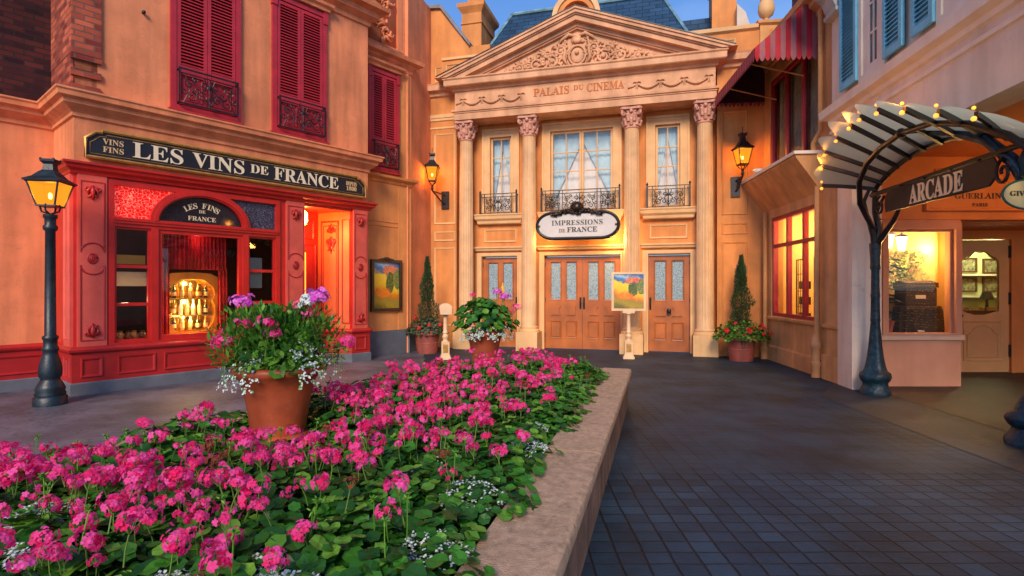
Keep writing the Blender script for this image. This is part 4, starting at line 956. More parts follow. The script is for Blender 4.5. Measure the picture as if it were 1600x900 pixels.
B = MB(); B.sweep(mp_, [(0, 6.66), (.03, 6.68), (.04, 6.74), (.10, 6.80), (.12, 6.84), (.22, 6.88), (.24, 6.97), (0, 7.0)]); B.build('cornice', salmon, mid)
B = MB(); B.box(5.04, 6.62, Y0 + .06, Y0 + .3, 7.0, 9.4); B.box(6.22, 6.34, Y0 + .0, Y0 + .06, 7.15, 9.4); B.box(6.36, 6.42, Y0 + .02, Y0 + .06, 7.15, 9.4); B.sweep([(5.04, Y0 + .06), (6.36, Y0 + .06)], [(0, 7.0), (.12, 7.02), (.14, 7.10), (.06, 7.16), (0, 7.17)]); B.build('attic_wall', salmon, mid)
B = MB(); B.box(5.3, 6.2, Y0 + .05, Y0 + .06, 7.2, 9.2); rnd = random.Random(12)
for k in range(46):
    t = k / 45; x = 5.78 + .20 * math.sin(t * 15) + rnd.uniform(-.05, .05); z = 7.3 + 1.6 * t
    leafy(B, x, z, rnd.uniform(0, 6.28), .22, .035, Y0 + .05, .06)
for k in range(6): B.tube([(px, Y0 + .02, pz) for px, pz in spiral(5.78 + .13 * (-1) ** k, 7.4 + .27 * k, .15, .03, k, 1.4 * (-1) ** k, 14)], .025, 6)
B.build('carved_relief', salmon, mid, smooth=True, auto=0)
red_window(5.44, 6.14, 4.30, 6.42, Y0)

# ================================================================== OCHRE SHOP with awning (right)
och = thing('ochre_shop', 'ochre stucco shop with jettied red window and lit showroom below', 'building', FY)
LW = (.19, 2.44, .96, 3.04); UW = (.12, 2.46, 3.95, 6.0)
B = MB(); B.wall(-1.6, 3.2, 0, 6.6, 0, .25, [LW, UW]); B.build('wall', yellow_st, och)
B = MB(); B.sweep([(-1.0, 0), (3.2, 0)], [(0, 0), (.03, 0), (.03, .30), (.015, .33), (0, .33)]); B.box(2.6, 3.2, -.05, 0, 0, .42); B.sweep([(2.6, 0), (3.2, 0)], [(0, .86), (.05, .88), (.06, .93), (0, .95)]); B.sweep([(.05, 0), (2.56, 0)], [(0, .86), (.04, .87), (.06, .90), (.06, .945), (-.1, .95), (-.1, .86)]); B.build('dado', yellow_st, och)
B = MB(); B.xprism([(.0, 3.22), (-.43, 3.83), (-.43, 3.87), (0, 3.87)], -1.2, 2.5); B.build('corbelled_ledge', yellow_st, och)
B = MB(); B.box(-1.2, 2.54, -.47, .0, 3.875, 3.93); B.build('ledge_cap', whitetrim, och)
B = MB(); B.sweep([(-1.1, 0), (3.2, 0)], [(0, 6.28), (.04, 6.30), (.05, 6.38), (.16, 6.45), (.17, 6.52), (.28, 6.56), (.30, 6.66), (0, 6.70)]); B.build('cornice', yellow_st, och)
B = MB(); B.box(-1.6, 3.2, .0, .3, 6.6, 7.0); B.box(-.75, -.25, -.08, .4, 6.7, 7.42); B.sweep([(-.75, .4), (-.75, -.08), (-.25, -.08), (-.25, .4)], [(0, 7.40), (.06, 7.44), (.07, 7.5), (-.2, 7.52), (-.2, 7.40)]); B.build('parapet', yellow_st, och)
B = MB(); B.lathe([(.09, 7.5), (.10, 7.54), (.04, 7.60), (.05, 7.66), (.15, 7.74), (.18, 7.84), (.17, 7.98), (.13, 8.06), (.15, 8.3), (.20, 8.42)], (-.5, .14, 0), 16); B.build('urn', trim_st, och, smooth=True)
B = MB(); B.box(.0, 1.6, .5, .9, 6.9, 8.8); B.build('chimney', bricks('purple_brick', (.09, .05, .075), (.15, .09, .12), (.05, .04, .05), .23, .08, .01, .9, .6), och)
def pipe(x, zt, y=-.06):
    B = MB(); B.tube([(x, y, .72), (x, y, zt)], .042, 12); p = B.build('downpipe', yellow_st, och, smooth=True)
    B = MB(); B.lathe([(.06, 0), (.075, .01), (.075, .2), (.085, .22), (.085, .27), (.07, .28), (.07, .50), (.085, .52), (.085, .6), (.07, .62), (.06, .74)], (x, y - .02, 0), 14); B.build('pipe_shoe', surf('clay_pipe', (.52, .24, .10), .6, .15, 4, .1, 30), p, smooth=True)
pipe(2.53, 3.3, -.09); pipe(.02, 3.2, -.07)
B = MB(); B.tube([(2.62, -.07, 6.3), (2.62, -.07, 4.25), (2.56, -.12, 4.12), (2.5, -.14, 4.05), (2.5, -.14, 3.93)], .04, 12); B.build('downpipe', yellow_st, och, smooth=True)
def redwin(x0, x1, z0, z1, cols, trans, w, nm):
    B = MB(); B.rect(x0, x1, z0, z1, .02, .12, w)
    for c in cols: B.box(c - w / 2, c + w / 2, .025, .115, z0 + w, z1 - w)
    xs = [x0 + w] + [v for c in cols for v in (c - w / 2, c + w / 2)] + [x1 - w]
    if trans:
        for i in range(0, len(xs), 2): B.box(xs[i], xs[i + 1], .03, .11, trans - w / 2, trans + w / 2)
    o = B.build('window', winred, och)
    MB().add([(x0 + .03, .07, z0 + .03), (x1 - .03, .07, z0 + .03), (x1 - .03, .07, z1 - .03), (x0 + .03, .07, z1 - .03)], [(0, 1, 2, 3)]).build('pane', clear if trans else darkglass, o)
    return o
redwin(.19, 2.44, .96, 3.04, (.95, 1.70), 2.44, .07, 'l'); uw = redwin(.12, 2.46, 3.95, 5.98, (.9, 1.68), None, .08, 'u')
B = MB(); B.rect(.10, 2.50, 3.935, 6.05, -.03, .02, .03)
curtain(.2, 2.4, 3.98, 5.95, .17, None, .03, 11, 120).build('net_curtain', surf('grey_net_curtain', (.62, .68, .60), .9, .2, 4, .1, 30), uw, smooth=True, auto=0)
B = MB(); B.wall(-.2, 2.7, 3.6, 6.3, .8, .85); B.box(-.2, -.15, .26, .8, 3.6, 6.3); B.box(2.65, 2.7, .26, .8, 3.6, 6.3); B.box(-.2, 2.7, .26, .85, 6.25, 6.3); B.box(-.2, 2.7, .26, .85, 3.6, 3.65); B.build('room_wall', darkroom, uw)
# lit showroom
B = MB(); x0, x1 = -.1, 2.47; B.wall(x0, x1, 0, 3.25, 1.85, 1.9); B.box(x0 - .03, x0, .26, 1.85, 0, 3.25); B.box(x1, x1 + .03, .26, 1.85, 0, 3.25); B.box(x0, x1, .26, 1.85, 3.2, 3.25); B.box(x0, x1, .26, 1.85, .5, .53)
B.build('showroom', warmroom, och)
for x in (.55, 1.35, 2.15): point('showroom_lamp', (0, 0, 0), 30, (1, .72, .34), .12).matrix_basis = FY @ Matrix.Translation((x, 1.0, 2.7))
rackn = ['far', 'middle', 'near']
for i, xx in enumerate((.62, 1.45, 2.12)):
    t = thing('display_rack', 'black iron lattice rack, %s one of three in the lit ochre shop window' % rackn[i], 'rack', FY @ Matrix.Translation((xx, .45, .53)), 'iron racks in the showroom window')
    B = MB(); w_ = .26; B.rect(-w_, w_, 0, 1.62, -.012, .012, .022)
    for k in range(1, 5): B.box(-w_ + k * 2 * w_ / 5 - .006, -w_ + k * 2 * w_ / 5 + .006, -.006, .006, .02, 1.6)
    for z in (.3, .62, .95, 1.3): B.box(-w_ + .02, w_ - .02, -.008, .008, z, z + .014)
    B.build('lattice', iron, t)
    for z in (.35, .68, 1.0):
        for k in range(3): B = MB(); B.box(-.2 + k * .15, -.11 + k * .15, .03, .10, z, z + .16); B.build('boxed_ware', surf(('dark_ware', 'russet_ware', 'black_ware')[k], ((.05, .02, .01), (.35, .08, .02), (.015, .012, .01))[k], .5, .2, 6, 0), t)
for i, (xx, z, r) in enumerate(((1.25, 1.55, .2), (2.05, 1.6, .22))):
    t = thing('clothes_bust', 'dark draped dress form behind the %s iron rack' % ('middle', 'near')[i], 'dress form', FY @ Matrix.Translation((xx, .95, .53)), 'dress forms in the showroom')
    B = MB(); B.lathe([(.02, 0), (.02, .75), (.16, .78), (.20, .95), (.13, 1.15), (.19, 1.35), (.17, 1.45), (.05, 1.52), (.05, 1.6)], n=14); B.build('draped_form', surf('dark_cloth', (.04, .015, .012), .8, .3, 6, .2, 30), t, smooth=True)
for i, (xx, yy, zz) in enumerate(((1.15, .9, 2.62), (1.95, 1.0, 2.72))):
    t = thing('chandelier', 'small chandelier of glowing bulbs, %s from the street in the ochre shop' % ('farther', 'nearer')[i], 'chandelier', FY @ Matrix.Translation((xx, yy, zz)), 'chandeliers in the showroom')
    B = MB(); B.tube([(0, 0, .5), (0, 0, -.05)], .012, 6)
    for k in range(5):
        a = k * 2 * PI / 5; B.tube([(0, 0, -.05), (.1 * math.cos(a), .1 * math.sin(a), -.1), (.18 * math.cos(a), .18 * math.sin(a), 0)], .008, 5)
    B.build('arm', iron, t)
    B = MB()
    for k in range(5): a = k * 2 * PI / 5; B.ball((.18 * math.cos(a), .18 * math.sin(a), .04), .035, 8, 1, 1, 1.5)
    B.build('bulb', bulbM, t, smooth=True)
# awning
aw = thing('striped_awning', 'red and pink striped awning with a scalloped edge over the red upper window', 'awning', FY)
stR = surf('awning_red', (.42, .006, .022), .75, .12, 4, .1, 40, .1); undershade = surf('awning_undershade', (.05, .004, .008), .85, .2, 4, .1, 40); stP = surf('awning_pink', (.30, .10, .12), .75, .12, 4, .1, 40, .1)  # near-black layer puts the shade under the awning into the cloth colour
AX0, AX1, AO, ZT, ZO = -.12, 2.38, 1.08, 6.72, 5.80
B = MB(); n = 34
for i in range(n):
    a, b = AX0 + (AX1 - AX0) * i / n, AX0 + (AX1 - AX0) * (i + 1) / n; B.mi = i % 2
    B.add([(a, -.02, ZT), (b, -.02, ZT), (b, -AO, ZO), (a, -AO, ZO)], [(0, 1, 2, 3)])
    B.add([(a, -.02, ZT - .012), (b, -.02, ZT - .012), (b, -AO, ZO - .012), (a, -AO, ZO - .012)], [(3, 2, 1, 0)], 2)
B.add([(AX0 + .006, -.03, ZT - .03), (AX0 + .006, -AO + .01, ZO - .02), (AX0 + .006, -AO + .01, ZO - .15), (AX0 + .006, -.03, ZO - .15)], [(0, 1, 2, 3)], 2); B.add([(AX0 + .01, -AO + .002, ZO - .02), (AX1 - .01, -AO + .002, ZO - .02), (AX1 - .01, -AO + .002, ZO - .15), (AX0 + .01, -AO + .002, ZO - .15)], [(0, 1, 2, 3)], 2); B.build('awning_top', [stR, stP, undershade], aw)
def valance(B, P0, P1, n, ztop, zbot, off):
    k = 8
    for i in range(n):
        B.mi = i % 2; pts = []
        for j in range(k + 1):
            t = (i + j / k) / n; x = P0[0] + (P1[0] - P0[0]) * t; yv = P0[1] + (P1[1] - P0[1]) * t
            pts.append((x, yv, zbot - .07 * math.sin(PI * j / k)))
        a = (P0[0] + (P1[0] - P0[0]) * i / n, P0[1] + (P1[1] - P0[1]) * i / n); b = (P0[0] + (P1[0] - P0[0]) * (i + 1) / n, P0[1] + (P1[1] - P0[1]) * (i + 1) / n)
        B.add([(a[0], a[1], ztop)] + pts + [(b[0], b[1], ztop)], [tuple(range(k + 3))])
B = MB(); valance(B, (AX0, -AO - .004), (AX1, -AO - .004), n, ZO, ZO - .17, 0); B.build('valance', [stR, stP], aw)
for x, nm in ((AX1 + .004, 0), (AX0 - .004, 1)):
    B = MB(); m = 12; 
    for i in range(m):
        B.mi = (i + 1) % 2
        y_a, y_b = -.02 - (AO - .02) * i / m, -.02 - (AO - .02) * (i + 1) / m
        za, zb = ZT + (ZO - ZT) * i / m, ZT + (ZO - ZT) * (i + 1) / m; pts = []
        for j in range(9): yy = y_a + (y_b - y_a) * j / 8; pts.append((x + .012 * math.sin(i * 2.1 + j * .4), yy, ZO - .17 - .07 * math.sin(PI * j / 8)))
        B.add([(x, y_a, za)] + pts + [(x, y_b, zb)], [tuple(range(11))])
    B.build('side_flap', [stR, stP], aw)
B = MB(); B.tube([(AX0 + .05, -AO + .03, ZO - .02), (AX1 - .05, -AO + .03, ZO - .02)], .014, 6)
for x in (AX0 + .6, AX1 - .6): B.tube([(x, -AO + .03, ZO - .02), (x, .0, ZO - .30)], .014, 6)
B.build('awning_arm', yellow_st, aw)
B = MB(); B.lathe([(.03, 0), (.03, .06), (.10, .08), (.11, .11), (.09, .14), (.0, .15)], n=14); B.build('flood_lamp', white_paint, None, FY @ Matrix.Translation((.35, -.33, 3.93)), smooth=True); tag(bpy.data.objects['flood_lamp'], 'small white round lamp on the ledge under the awning', 'lamp')

# ================================================================== ARCADE BUILDING (right)
arc = thing('arcade_building', 'pale grey stucco building with blue shutters above a peach arcade', 'building', FG)
B = MB(); B.box(-.02, .46, 0, .42, 0, 8.5); B.wall(.46, 7.5, 3.47, 8.5, 0, .4, []); B.box(4.4, 7.5, 0, .4, 0, 3.47); B.build('facade_wall', grey_st, arc)
B = MB(); B.sweep([(-.22, .3), (-.22, 0), (7.5, 0)], [(0, 4.06), (.03, 4.07), (.03, 4.12), (.0, 4.13)]); B.sweep([(-.22, .3), (-.22, 0), (7.5, 0)], [(0, 4.22), (.04, 4.24), (.05, 4.30), (.14, 4.34), (.15, 4.47), (.04, 4.52), (0, 4.52)]); B.build('sill_cornice', whitetrim, arc)
B = MB(); B.box(-.22, -.02, 0, .35, 4.0, 8.5); B.build('corner_strip', grey_st, arc)
# windows
for (x0, x1) in ((.84, 1.44), (2.64, 3.24), (4.44, 5.0)):
    B = MB(); B.rect(x0 - .06, x1 + .06, 4.53, 7.6, -.06, .0, .09); w = B.build('window', whitetrim, arc)
    B = MB(); B.rect(x0 + .03, x1 - .03, 4.60, 7.5, -.035, -.005, .16, .12); xm = (x0 + x1) / 2; B.box(xm - .012, xm + .012, -.03, -.008, 4.72, 7.34)
    for k in range(1, 6): B.box(x0 + .19, x1 - .19, -.028, -.009, 4.72 + k * .42, 4.745 + k * .42)
    B.build('sash', whitetrim, w)
    MB().add([(x0 + .1, -.014, 4.65), (x1 - .1, -.014, 4.65), (x1 - .1, -.014, 7.5), (x0 + .1, -.014, 7.5)], [(0, 1, 2, 3)]).build('pane', surf('dim_glass', (.06, .075, .085), .08, .2, 2, 0, spec=.8), w)
for i, (a, b) in enumerate(((.25, .77), (1.5, 1.95), (2.15, 2.57), (3.30, 3.8), (3.86, 4.36))):
    B = MB(); B.rect(a, b, 4.60, 7.7, -.095, -.055, .07, .10); B.box(a + .07, b - .07, -.09, -.06, 6.1, 6.2); B.box(a + .02, b - .02, -.054, -.04, 4.62, 7.6)
    louvre(B, a + .068, b - .068, 4.70, 6.10, -.074, 24); louvre(B, a + .068, b - .068, 6.2, 7.6, -.074, 24)
    B.build('shutter', blueshut, arc)
B = MB()   # scroll console at the corner
pr = [(0, 5.98), (-.10, 6.0), (-.13, 6.06), (-.17, 6.17), (-.28, 6.28), (-.42, 6.32), (-.47, 6.40), (-.46, 6.52), (-.38, 6.60), (0, 6.62)]
B.xprism(pr, -.2, .16); B.xprism([(0, 5.90), (-.12, 5.93), (-.13, 5.98), (0, 6.0)], -.24, .2); B.xprism([(0, 6.62), (-.55, 6.62), (-.6, 6.74), (0, 6.74)], -.26, .22)
for x in (-.205, .165): B.tube([(x, py, pz) for py, pz in [(-.34 + q[0], 6.43 + q[1]) for q in spiral(0, 0, .10, .03, 0, 1.6, 20)]], .018, 6)
B.build('scroll_console', surf('grey_stone_console', (.42, .44, .42), .6, .15, 4, .2, 40), arc)
# inside the arcade (square to the street behind)
B = MB()
B.wall(5.62, 11.5, 2.62, 3.62, 8.62, 8.85, []); B.box(9.6, 11.5, 8.62, 8.85, 0, 2.62)
B.build('inner_wall', arcorange, arc, ID)
B = MB(); B.box(5.3, 12, 2.5, 8.62, 3.60, 3.7); B.box(7.0, 9.6, 8.85, 10.2, 2.60, 2.7); B.build('ceiling', arcorange, arc, ID)
B = MB(); B.wall(7.03, 11, 0, 2.62, 10.05, 10.2, [(8.08, 9.06, 0, 2.44)]); B.box(9.6, 9.7, 8.85, 10.05, 0, 2.62); B.box(11.4, 11.5, 2.5, 8.62, 0, 3.6); B.build('recess_wall', arcorange, arc, ID)
B = MB(); gx0, gx1, gz0, gz1 = 5.86, 6.90, .82, 2.46
B.wall(5.62, 7.03, 0, 2.62, 8.64, 8.8, [(gx0, gx1, gz0, gz1)]); B.slab([(6.98, 8.8), (7.03, 8.8), (7.62, 9.55), (7.55, 9.55)], 0, 2.62); B.box(7.55, 7.62, 9.55, 10.05, 0, 2.62); B.build('shopfront_wall', peach_st, arc, ID)
B = MB(); B.rect(5.77, 7.0, .82, 2.56, 8.58, 8.66, .09, .02); B.rect(gx0 + .0, gx1 - .0, gz0, gz1, 8.655, 8.72, .03); swo = B.build('shop_window', peach_st, arc, ID)
B = MB(); B.box(5.70, 7.06, 8.60, 8.64, .74, .818); B.build('window_sill', surf('peach_trim', (.62, .36, .24), .6, .08, 2, .08, 50), swo, ID)
MB().add([(gx0, 8.69, gz0), (gx1, 8.69, gz0), (gx1, 8.69, gz1), (gx0, 8.69, gz1)], [(0, 1, 2, 3)]).build('pane', clear, swo, ID)
B = MB(); B.wall(5.55, 7.6, .5, 2.8, 9.50, 9.54); B.box(5.55, 5.6, 8.8, 9.5, .5, 2.8); B.slab([(5.6, 8.8), (6.97, 8.8), (7.53, 9.5), (5.6, 9.5)], .70, .80); B.slab([(5.6, 8.8), (6.97, 8.8), (7.53, 9.5), (5.6, 9.5)], 2.6, 2.65); B.slab([(6.95, 8.8), (6.97, 8.8), (7.54, 9.5), (7.52, 9.5)], .8, 2.6); B.build('display_room', warmroom, arc, ID)
point('display_lamp', (6.45, 9.0, 2.0), 20, (1, .58, .18), .06, arc); point('display_lamp', (7.05, 9.25, 2.2), 18, (1, .58, .18), .06, arc)
# wares behind the window
pat = bricks('tapestry', (.035, .018, .008), (.20, .12, .045), (.05, .028, .012), .05, .04, .012, .9, .2, (R(90), 0, 0), noisec=.6, wob=.1)
t = thing('draped_table', 'dark patterned skirted table in the arcade shop window', 'table', at(6.70, 9.12, .80))
B = MB(); rows = []
for z, r in ((0, .36), (.38, .335), (.44, .33), (.455, .32)):
    rows.append([(r * (1 + (.05 * math.cos(j * 2 * PI / 80 * 20) if z < .4 else 0)) * math.cos(j * 2 * PI / 80) * 1.05, r * .8 * (1 + (.05 * math.cos(j * 2 * PI / 80 * 20) if z < .4 else 0)) * math.sin(j * 2 * PI / 80), z) for j in range(80)])
B.ringed(rows); B.build('skirt', pat, t, smooth=True)
t = thing('upholstered_chest', 'dark tapestry covered chest standing on the skirted table', 'chest', at(6.68, 9.14, 1.256))
B = MB(); B.box(-.26, .26, -.14, .14, 0, .30); o = B.build('box', pat, t); bevel(o, .02)
B = MB(); B.xprism([(-.16, .30), (-.15, .38), (0, .42), (.15, .38), (.16, .30)], -.27, .27); B.build('lid', pat, t)
B = MB(); B.box(-.10, .06, -.155, -.141, .12, .18); B.build('label_card', cream, t)
t = MB().lathe([(.03, 0), (.045, .02), (.05, .07), (.045, .075)], n=14).build('white_cup', white_paint, None, at(6.52, 8.80, .80), smooth=True); tag(t, 'small white cup on the sill inside the arcade shop window', 'cup')
t = thing('foliage_plant', 'dark broad leaved plant at the left of the arcade shop window', 'plant', at(6.12, 9.05, .80))
rnd = random.Random(5); B = MB(); B.lathe([(.09, 0), (.13, .2), (.14, .22)], n=14); B.build('pot', oldpot, t)
B = MB()
for k in range(42):
    a = rnd.uniform(0, 6.28); L = rnd.uniform(.18, .36); z = rnd.uniform(.25, 1.25); d = Vector((math.cos(a), math.sin(a), rnd.uniform(-.4, .5))); d.normalize(); s_ = Vector((-d.y, d.x, 0)).normalized() * L * .22; p = Vector((0, 0, z))
    B.add([p, p + d * L * .5 + s_, p + d * L + Vector((0, 0, -.05)), p + d * L * .5 - s_], [(0, 1, 2, 3)])
B.tube([(0, 0, .2), (.02, 0, .8), (0, 0, 1.3)], .012, 5); B.build('leaves', surf('dark_leaf', (.012, .02, .008), .5, .3, 4, 0), t)
B = MB(); rnd = random.Random(8)
t = thing('flower_arrangement', 'golden green leafy arrangement behind the skirted table', 'arrangement', at(6.62, 9.34, .80))
B2 = MB(); B2.lathe([(.06, 0), (.12, .3), (.08, .6), (.10, .72)], n=14); B2.build('vase', surf('green_vase', (.10, .12, .03), .3, .2, 4, 0), t, smooth=True)
for k in range(520):
    a = rnd.uniform(0, 6.28); rr = rnd.uniform(0, .42); p = Vector((rr * math.cos(a), rr * .3 * math.sin(a), rnd.uniform(.75, 1.35))); d = Vector((rnd.uniform(-1, 1), rnd.uniform(-1, 1), rnd.uniform(-1, 1))).normalized() * .07; s_ = d.orthogonal().normalized() * .025
    B.add([p, p + d * .5 + s_, p + d, p + d * .5 - s_], [(0, 1, 2, 3)])
B.build('foliage', surf('olive_leaf', (.16, .20, .04), .6, .4, 4, 0), t)
for i, (x, z) in enumerate(((6.13, 2.20), (6.34, 2.16))):
    t = thing('shade_lamp', 'frosted white hanging lamp, %s of two at the top of the arcade shop window' % ('left', 'right')[i], 'lamp', at(x, 8.98, z), 'frosted lamps in the arcade window')
    B = MB(); B.lathe([(.05, .0), (.085, .20), (.085, .22), (.05, .0)], n=6); B.build('shade', whiteglow, t)
    B = MB(); B.tube([(0, 0, .2), (0, 0, .45)], .008, 5); B.lathe([(.09, .22), (.09, .24), (.02, .27)], n=6); B.build('fitting', iron, t)
t = thing('picture_frame', 'pale framed panel on the back wall of the arcade shop window', 'picture', at(7.0, 9.49, 1.45))
B = MB(); B.rect(-.2, .12, 0, .95, -.04, -.01, .04); B.build('frame', white_paint, t); B = MB(); B.box(-.16, .08, -.02, -.01, .04, .91); B.build('picture', greenroom, t)
# glazed door
dx0, dx1 = 8.10, 9.04
dc = surf('door_paint', (.58, .29, .11), .5, .08, 2, .05, 40)
B = MB(); N = 14; cx = (8.19 + 8.86) / 2; hw = .335
top = [(8.19, 1.13), (8.27, 1.10), (cx - .1, 1.06), (cx + .1, 1.06), (8.78, 1.10), (8.86, 1.13)]
gp = top + [(8.86, 2.05), (8.80, 2.10), (8.72, 2.14), (cx + .12, 2.20), (cx, 2.22), (cx - .12, 2.20), (8.33, 2.14), (8.25, 2.10), (8.19, 2.05)]
cc2 = (cx, 1.6); ro2 = resample([(dx0, .02), (dx1, .02), (dx1, 2.42), (dx0, 2.42)], cc2, 96); ri2 = resample(gp, cc2, 96)
# the resampled slab misses its corners, so square it with thin corner pieces behind the hinges
B.ringed([[(x, 10.04, z) for x, z in ri2], [(x, 10.04, z) for x, z in ro2], [(x, 10.09, z) for x, z in ro2], [(x, 10.09, z) for x, z in ri2]], cap=False)
for a, c in ((dx0, .02), (dx1 - .12, .02), (dx0, 2.34), (dx1 - .12, 2.34)): B.box(a, a + .12, 10.045, 10.088, c, c + .08)
do = B.build('glazed_door', dc, arc, ID)
B = MB(); B.ring(8.20, 8.92, .22, .95, 10.04, .035, .015)
B.tube([(x, 10.035, z) for x, z in [(8.28, .30), (8.28, .70), (8.36, .74), (8.40, .82), (8.56, .88), (8.72, .82), (8.76, .74), (8.84, .70), (8.84, .30), (8.28, .30)]], .009, 5); B.build('door_panel', dc, do, ID)
B = MB(); B.add([(x, 10.07, z) for x, z in [(8.12, 1.0), (8.95, 1.0), (8.95, 2.3), (8.12, 2.3)]], [(0, 1, 2, 3)]); B.build('door_glass', clear, do, ID)
B = MB()
for k in range(18):
    a = k * .37; B.tube([(cx + q[0], 10.055, 1.17 + .6 * q[1]) for q in spiral(.26 * math.sin(k * 2.3), 0, .05, .01, a, 1.1, 8)], .007, 4)
for q in (-1, 1): B.tube([(cx + q * p[0], 10.055, p[1]) for p in ((0, 2.20), (.1, 2.22), (.18, 2.13), (.28, 2.06))], .014, 5)
B.build('gilt_tracery', gold, do, ID)
B = MB(); B.ball((8.14, 10.0, 1.05), .035, 8); B.ball((8.14, 10.02, 1.42), .02, 8); B.build('handle', iron, do, ID, smooth=True)
B = MB()
for z in (.3, 1.25, 2.1): B.box(9.03, 9.06, 10.015, 10.04, z, z + .22)
B.build('hinge', iron, do, ID)
B = MB(); B.rect(8.0, 9.14, 0, 2.52, 10.01, 10.05, .075, .001); B.build('door_frame', arcorange, arc, ID)
B = MB(); B.wall(7.9, 10.6, 0, 2.6, 11.3, 11.35); B.box(7.9, 7.95, 10.2, 11.3, 0, 2.6); B.box(10.55, 10.6, 10.2, 11.3, 0, 2.6); B.box(7.9, 10.6, 10.2, 11.3, 2.55, 2.6); B.build('back_room', greenroom, arc, ID)
point('back_room_lamp', (9.3, 10.7, 2.35), 36, (1, .86, .45), .1, arc)
for i, (x, z) in enumerate(((9.32, 2.02), (9.80, 2.0), (9.32, 1.62), (9.80, 1.62))):
    t = thing('framed_picture', 'small framed picture, %s, seen through the glazed arcade door' % ('upper left', 'upper right', 'lower left', 'lower right')[i], 'picture', at(x, 11.29, z), 'pictures on the green room wall')
    B = MB(); B.rect(-.18, .18, -.15, .15, -.03, 0, .03); B.build('frame', surf('dark_wood', (.08, .03, .015)), t); B = MB(); B.box(-.15, .15, -.01, -.002, -.12, .12); B.build('print', surf('sepia_print', (.20, .20, .12), .8, .6, 14, 0), t)
for z in (1.36, 1.80): tag(MB().box(8.9, 10.3, 11.15, 11.29, z, z + .03).build('wall_shelf', white_paint), 'white wall shelf, %s of two, behind the glazed arcade door' % ('lower' if z < 1.5 else 'upper'), 'shelf', 'shelves on the green room wall')
t = thing('counter_lamp', 'dark table lamp on the counter behind the glazed door', 'lamp', at(9.25, 10.75, 1.12))
B = MB(); B.lathe([(.08, 0), (.03, .05), (.02, .2), (.12, .22), (.07, .36)], n=12); B.build('lamp_body', surf('olive_leaf', ()) if 0 else iron, t, smooth=True)
t = MB(); t.box(8.7, 9.9, 10.6, 11.0, 0, 1.12); tag(t.build('counter', surf('dark_wood', ())), 'dark wooden counter behind the glazed arcade door', 'counter')
# wall panel with shop name
wp = thing('wall_sign', 'orange framed wall panel with dark capitals half hidden behind the arcade sign', 'sign')
B = MB(); B.box(6.42, 9.2, 8.59, 8.62, 2.74, 3.30); B.ring(6.42, 9.2, 2.74, 3.30, 8.59, .06, .025); B.xprism([(8.59, 3.3), (8.57, 3.34), (8.62, 3.42)], 6.6, 9.0); B.build('panel', arcorange, wp)
text('lettering', 'GUERLAIN', .13, darkletter, wp, ID, 7.25, 8.585, 2.94, .003, width=.72); text('lettering', 'PARIS', .075, darkletter, wp, ID, 7.28, 8.585, 2.82, .003, width=.24)
t = thing('unseen_globe', 'added warm globe on the arcade ceiling, out of view', 'lamp', at(7.6, 6.9, 3.45)); B = MB(); B.ball((0, 0, 0), .12, 12); B.build('globe', whiteglow, t, smooth=True); B = MB(); B.lathe([(.08, .1), (.08, .15)], n=12); B.build('fitting', iron, t)  # globe added out of view to go with the arcade fill light
point('arcade_fill', (7.6, 6.9, 3.2), 34, (1, .40, .08), .12)  # added fill light, warms the arcade walls and ceiling
point('arcade_fill', (9.2, 8.0, 2.4), 5, (1, .5, .15), .12)  # weaker added fill without a lamp body

# ---- glass canopy with bulbs
can = thing('glass_canopy', 'fan shaped frosted glass canopy with iron ribs and glowing bulbs over the arcade', 'canopy')
ring_b = [(4.58, 8.13, 3.08), (4.56, 8.10, 3.36), (4.50, 7.92, 3.52), (4.42, 7.50, 3.61), (4.28, 6.98, 3.63), (4.12, 6.52, 3.60), (4.00, 6.03, 3.52), (3.93, 5.53, 3.37), (3.97, 5.14, 3.22), (4.07, 4.84, 3.10), (4.44, 4.62, 2.86)]
def inner_pt(t):     # arch in the wall plane, t 0..1 from the far post to the near post
    Y = 8.0 - 2.75 * t; z = 2.92 + .36 * math.sin(PI * min(1, max(0, t))) ** .7 if t < 1 else 2.92; return Vector((4.20 + .13 * Y, Y, z))
ts = [0.03, .08, .15, .23, .33, .44, .56, .68, .80, .92, 1.04]
ring_i = [inner_pt(t) for t in ts]
ring_b = [Vector(p) for p in ring_b]
rib = MB(); gls = []
fm = surf('canopy_glass', (.62, .66, .60), .35, .12, 1.2, .05, 20)
fm2 = bpy.data.materials.new('frosted_canopy_glass'); fm2.use_nodes = True
_n = fm2.node_tree.nodes; _l = fm2.node_tree.links; _p = _n['Principled BSDF']; _p.inputs['Base Color'].default_value = (.36, .44, .38, 1); _p.inputs['Roughness'].default_value = .3
_t = _n.new('ShaderNodeBsdfTranslucent'); _t.inputs[0].default_value = (.50, .55, .47, 1); _m = _n.new('ShaderNodeMixShader'); _m.inputs[0].default_value = .55
_l.new(_p.outputs[0], _m.inputs[1]); _l.new(_t.outputs[0], _m.inputs[2]); _l.new(_m.outputs[0], _n['Material Output'].inputs[0])
def ribpath(a, b, n=6):
    out = []
    for i in range(n + 1):
        t = i / n; p = a.lerp(b, t); p = p + Vector((0, 0, .012 * math.sin(PI * t))); out.append(p)
    return out
for a, b in zip(ring_b, ring_i):
    B = MB(); pth = ribpath(a, b); rr = []
    for p in pth: rr.append([(p.x, p.y - .022, p.z - .05), (p.x, p.y + .022, p.z - .05), (p.x, p.y + .022, p.z), (p.x, p.y - .022, p.z)])
    B.ringed(rr); B.build('rib', browniron, can)
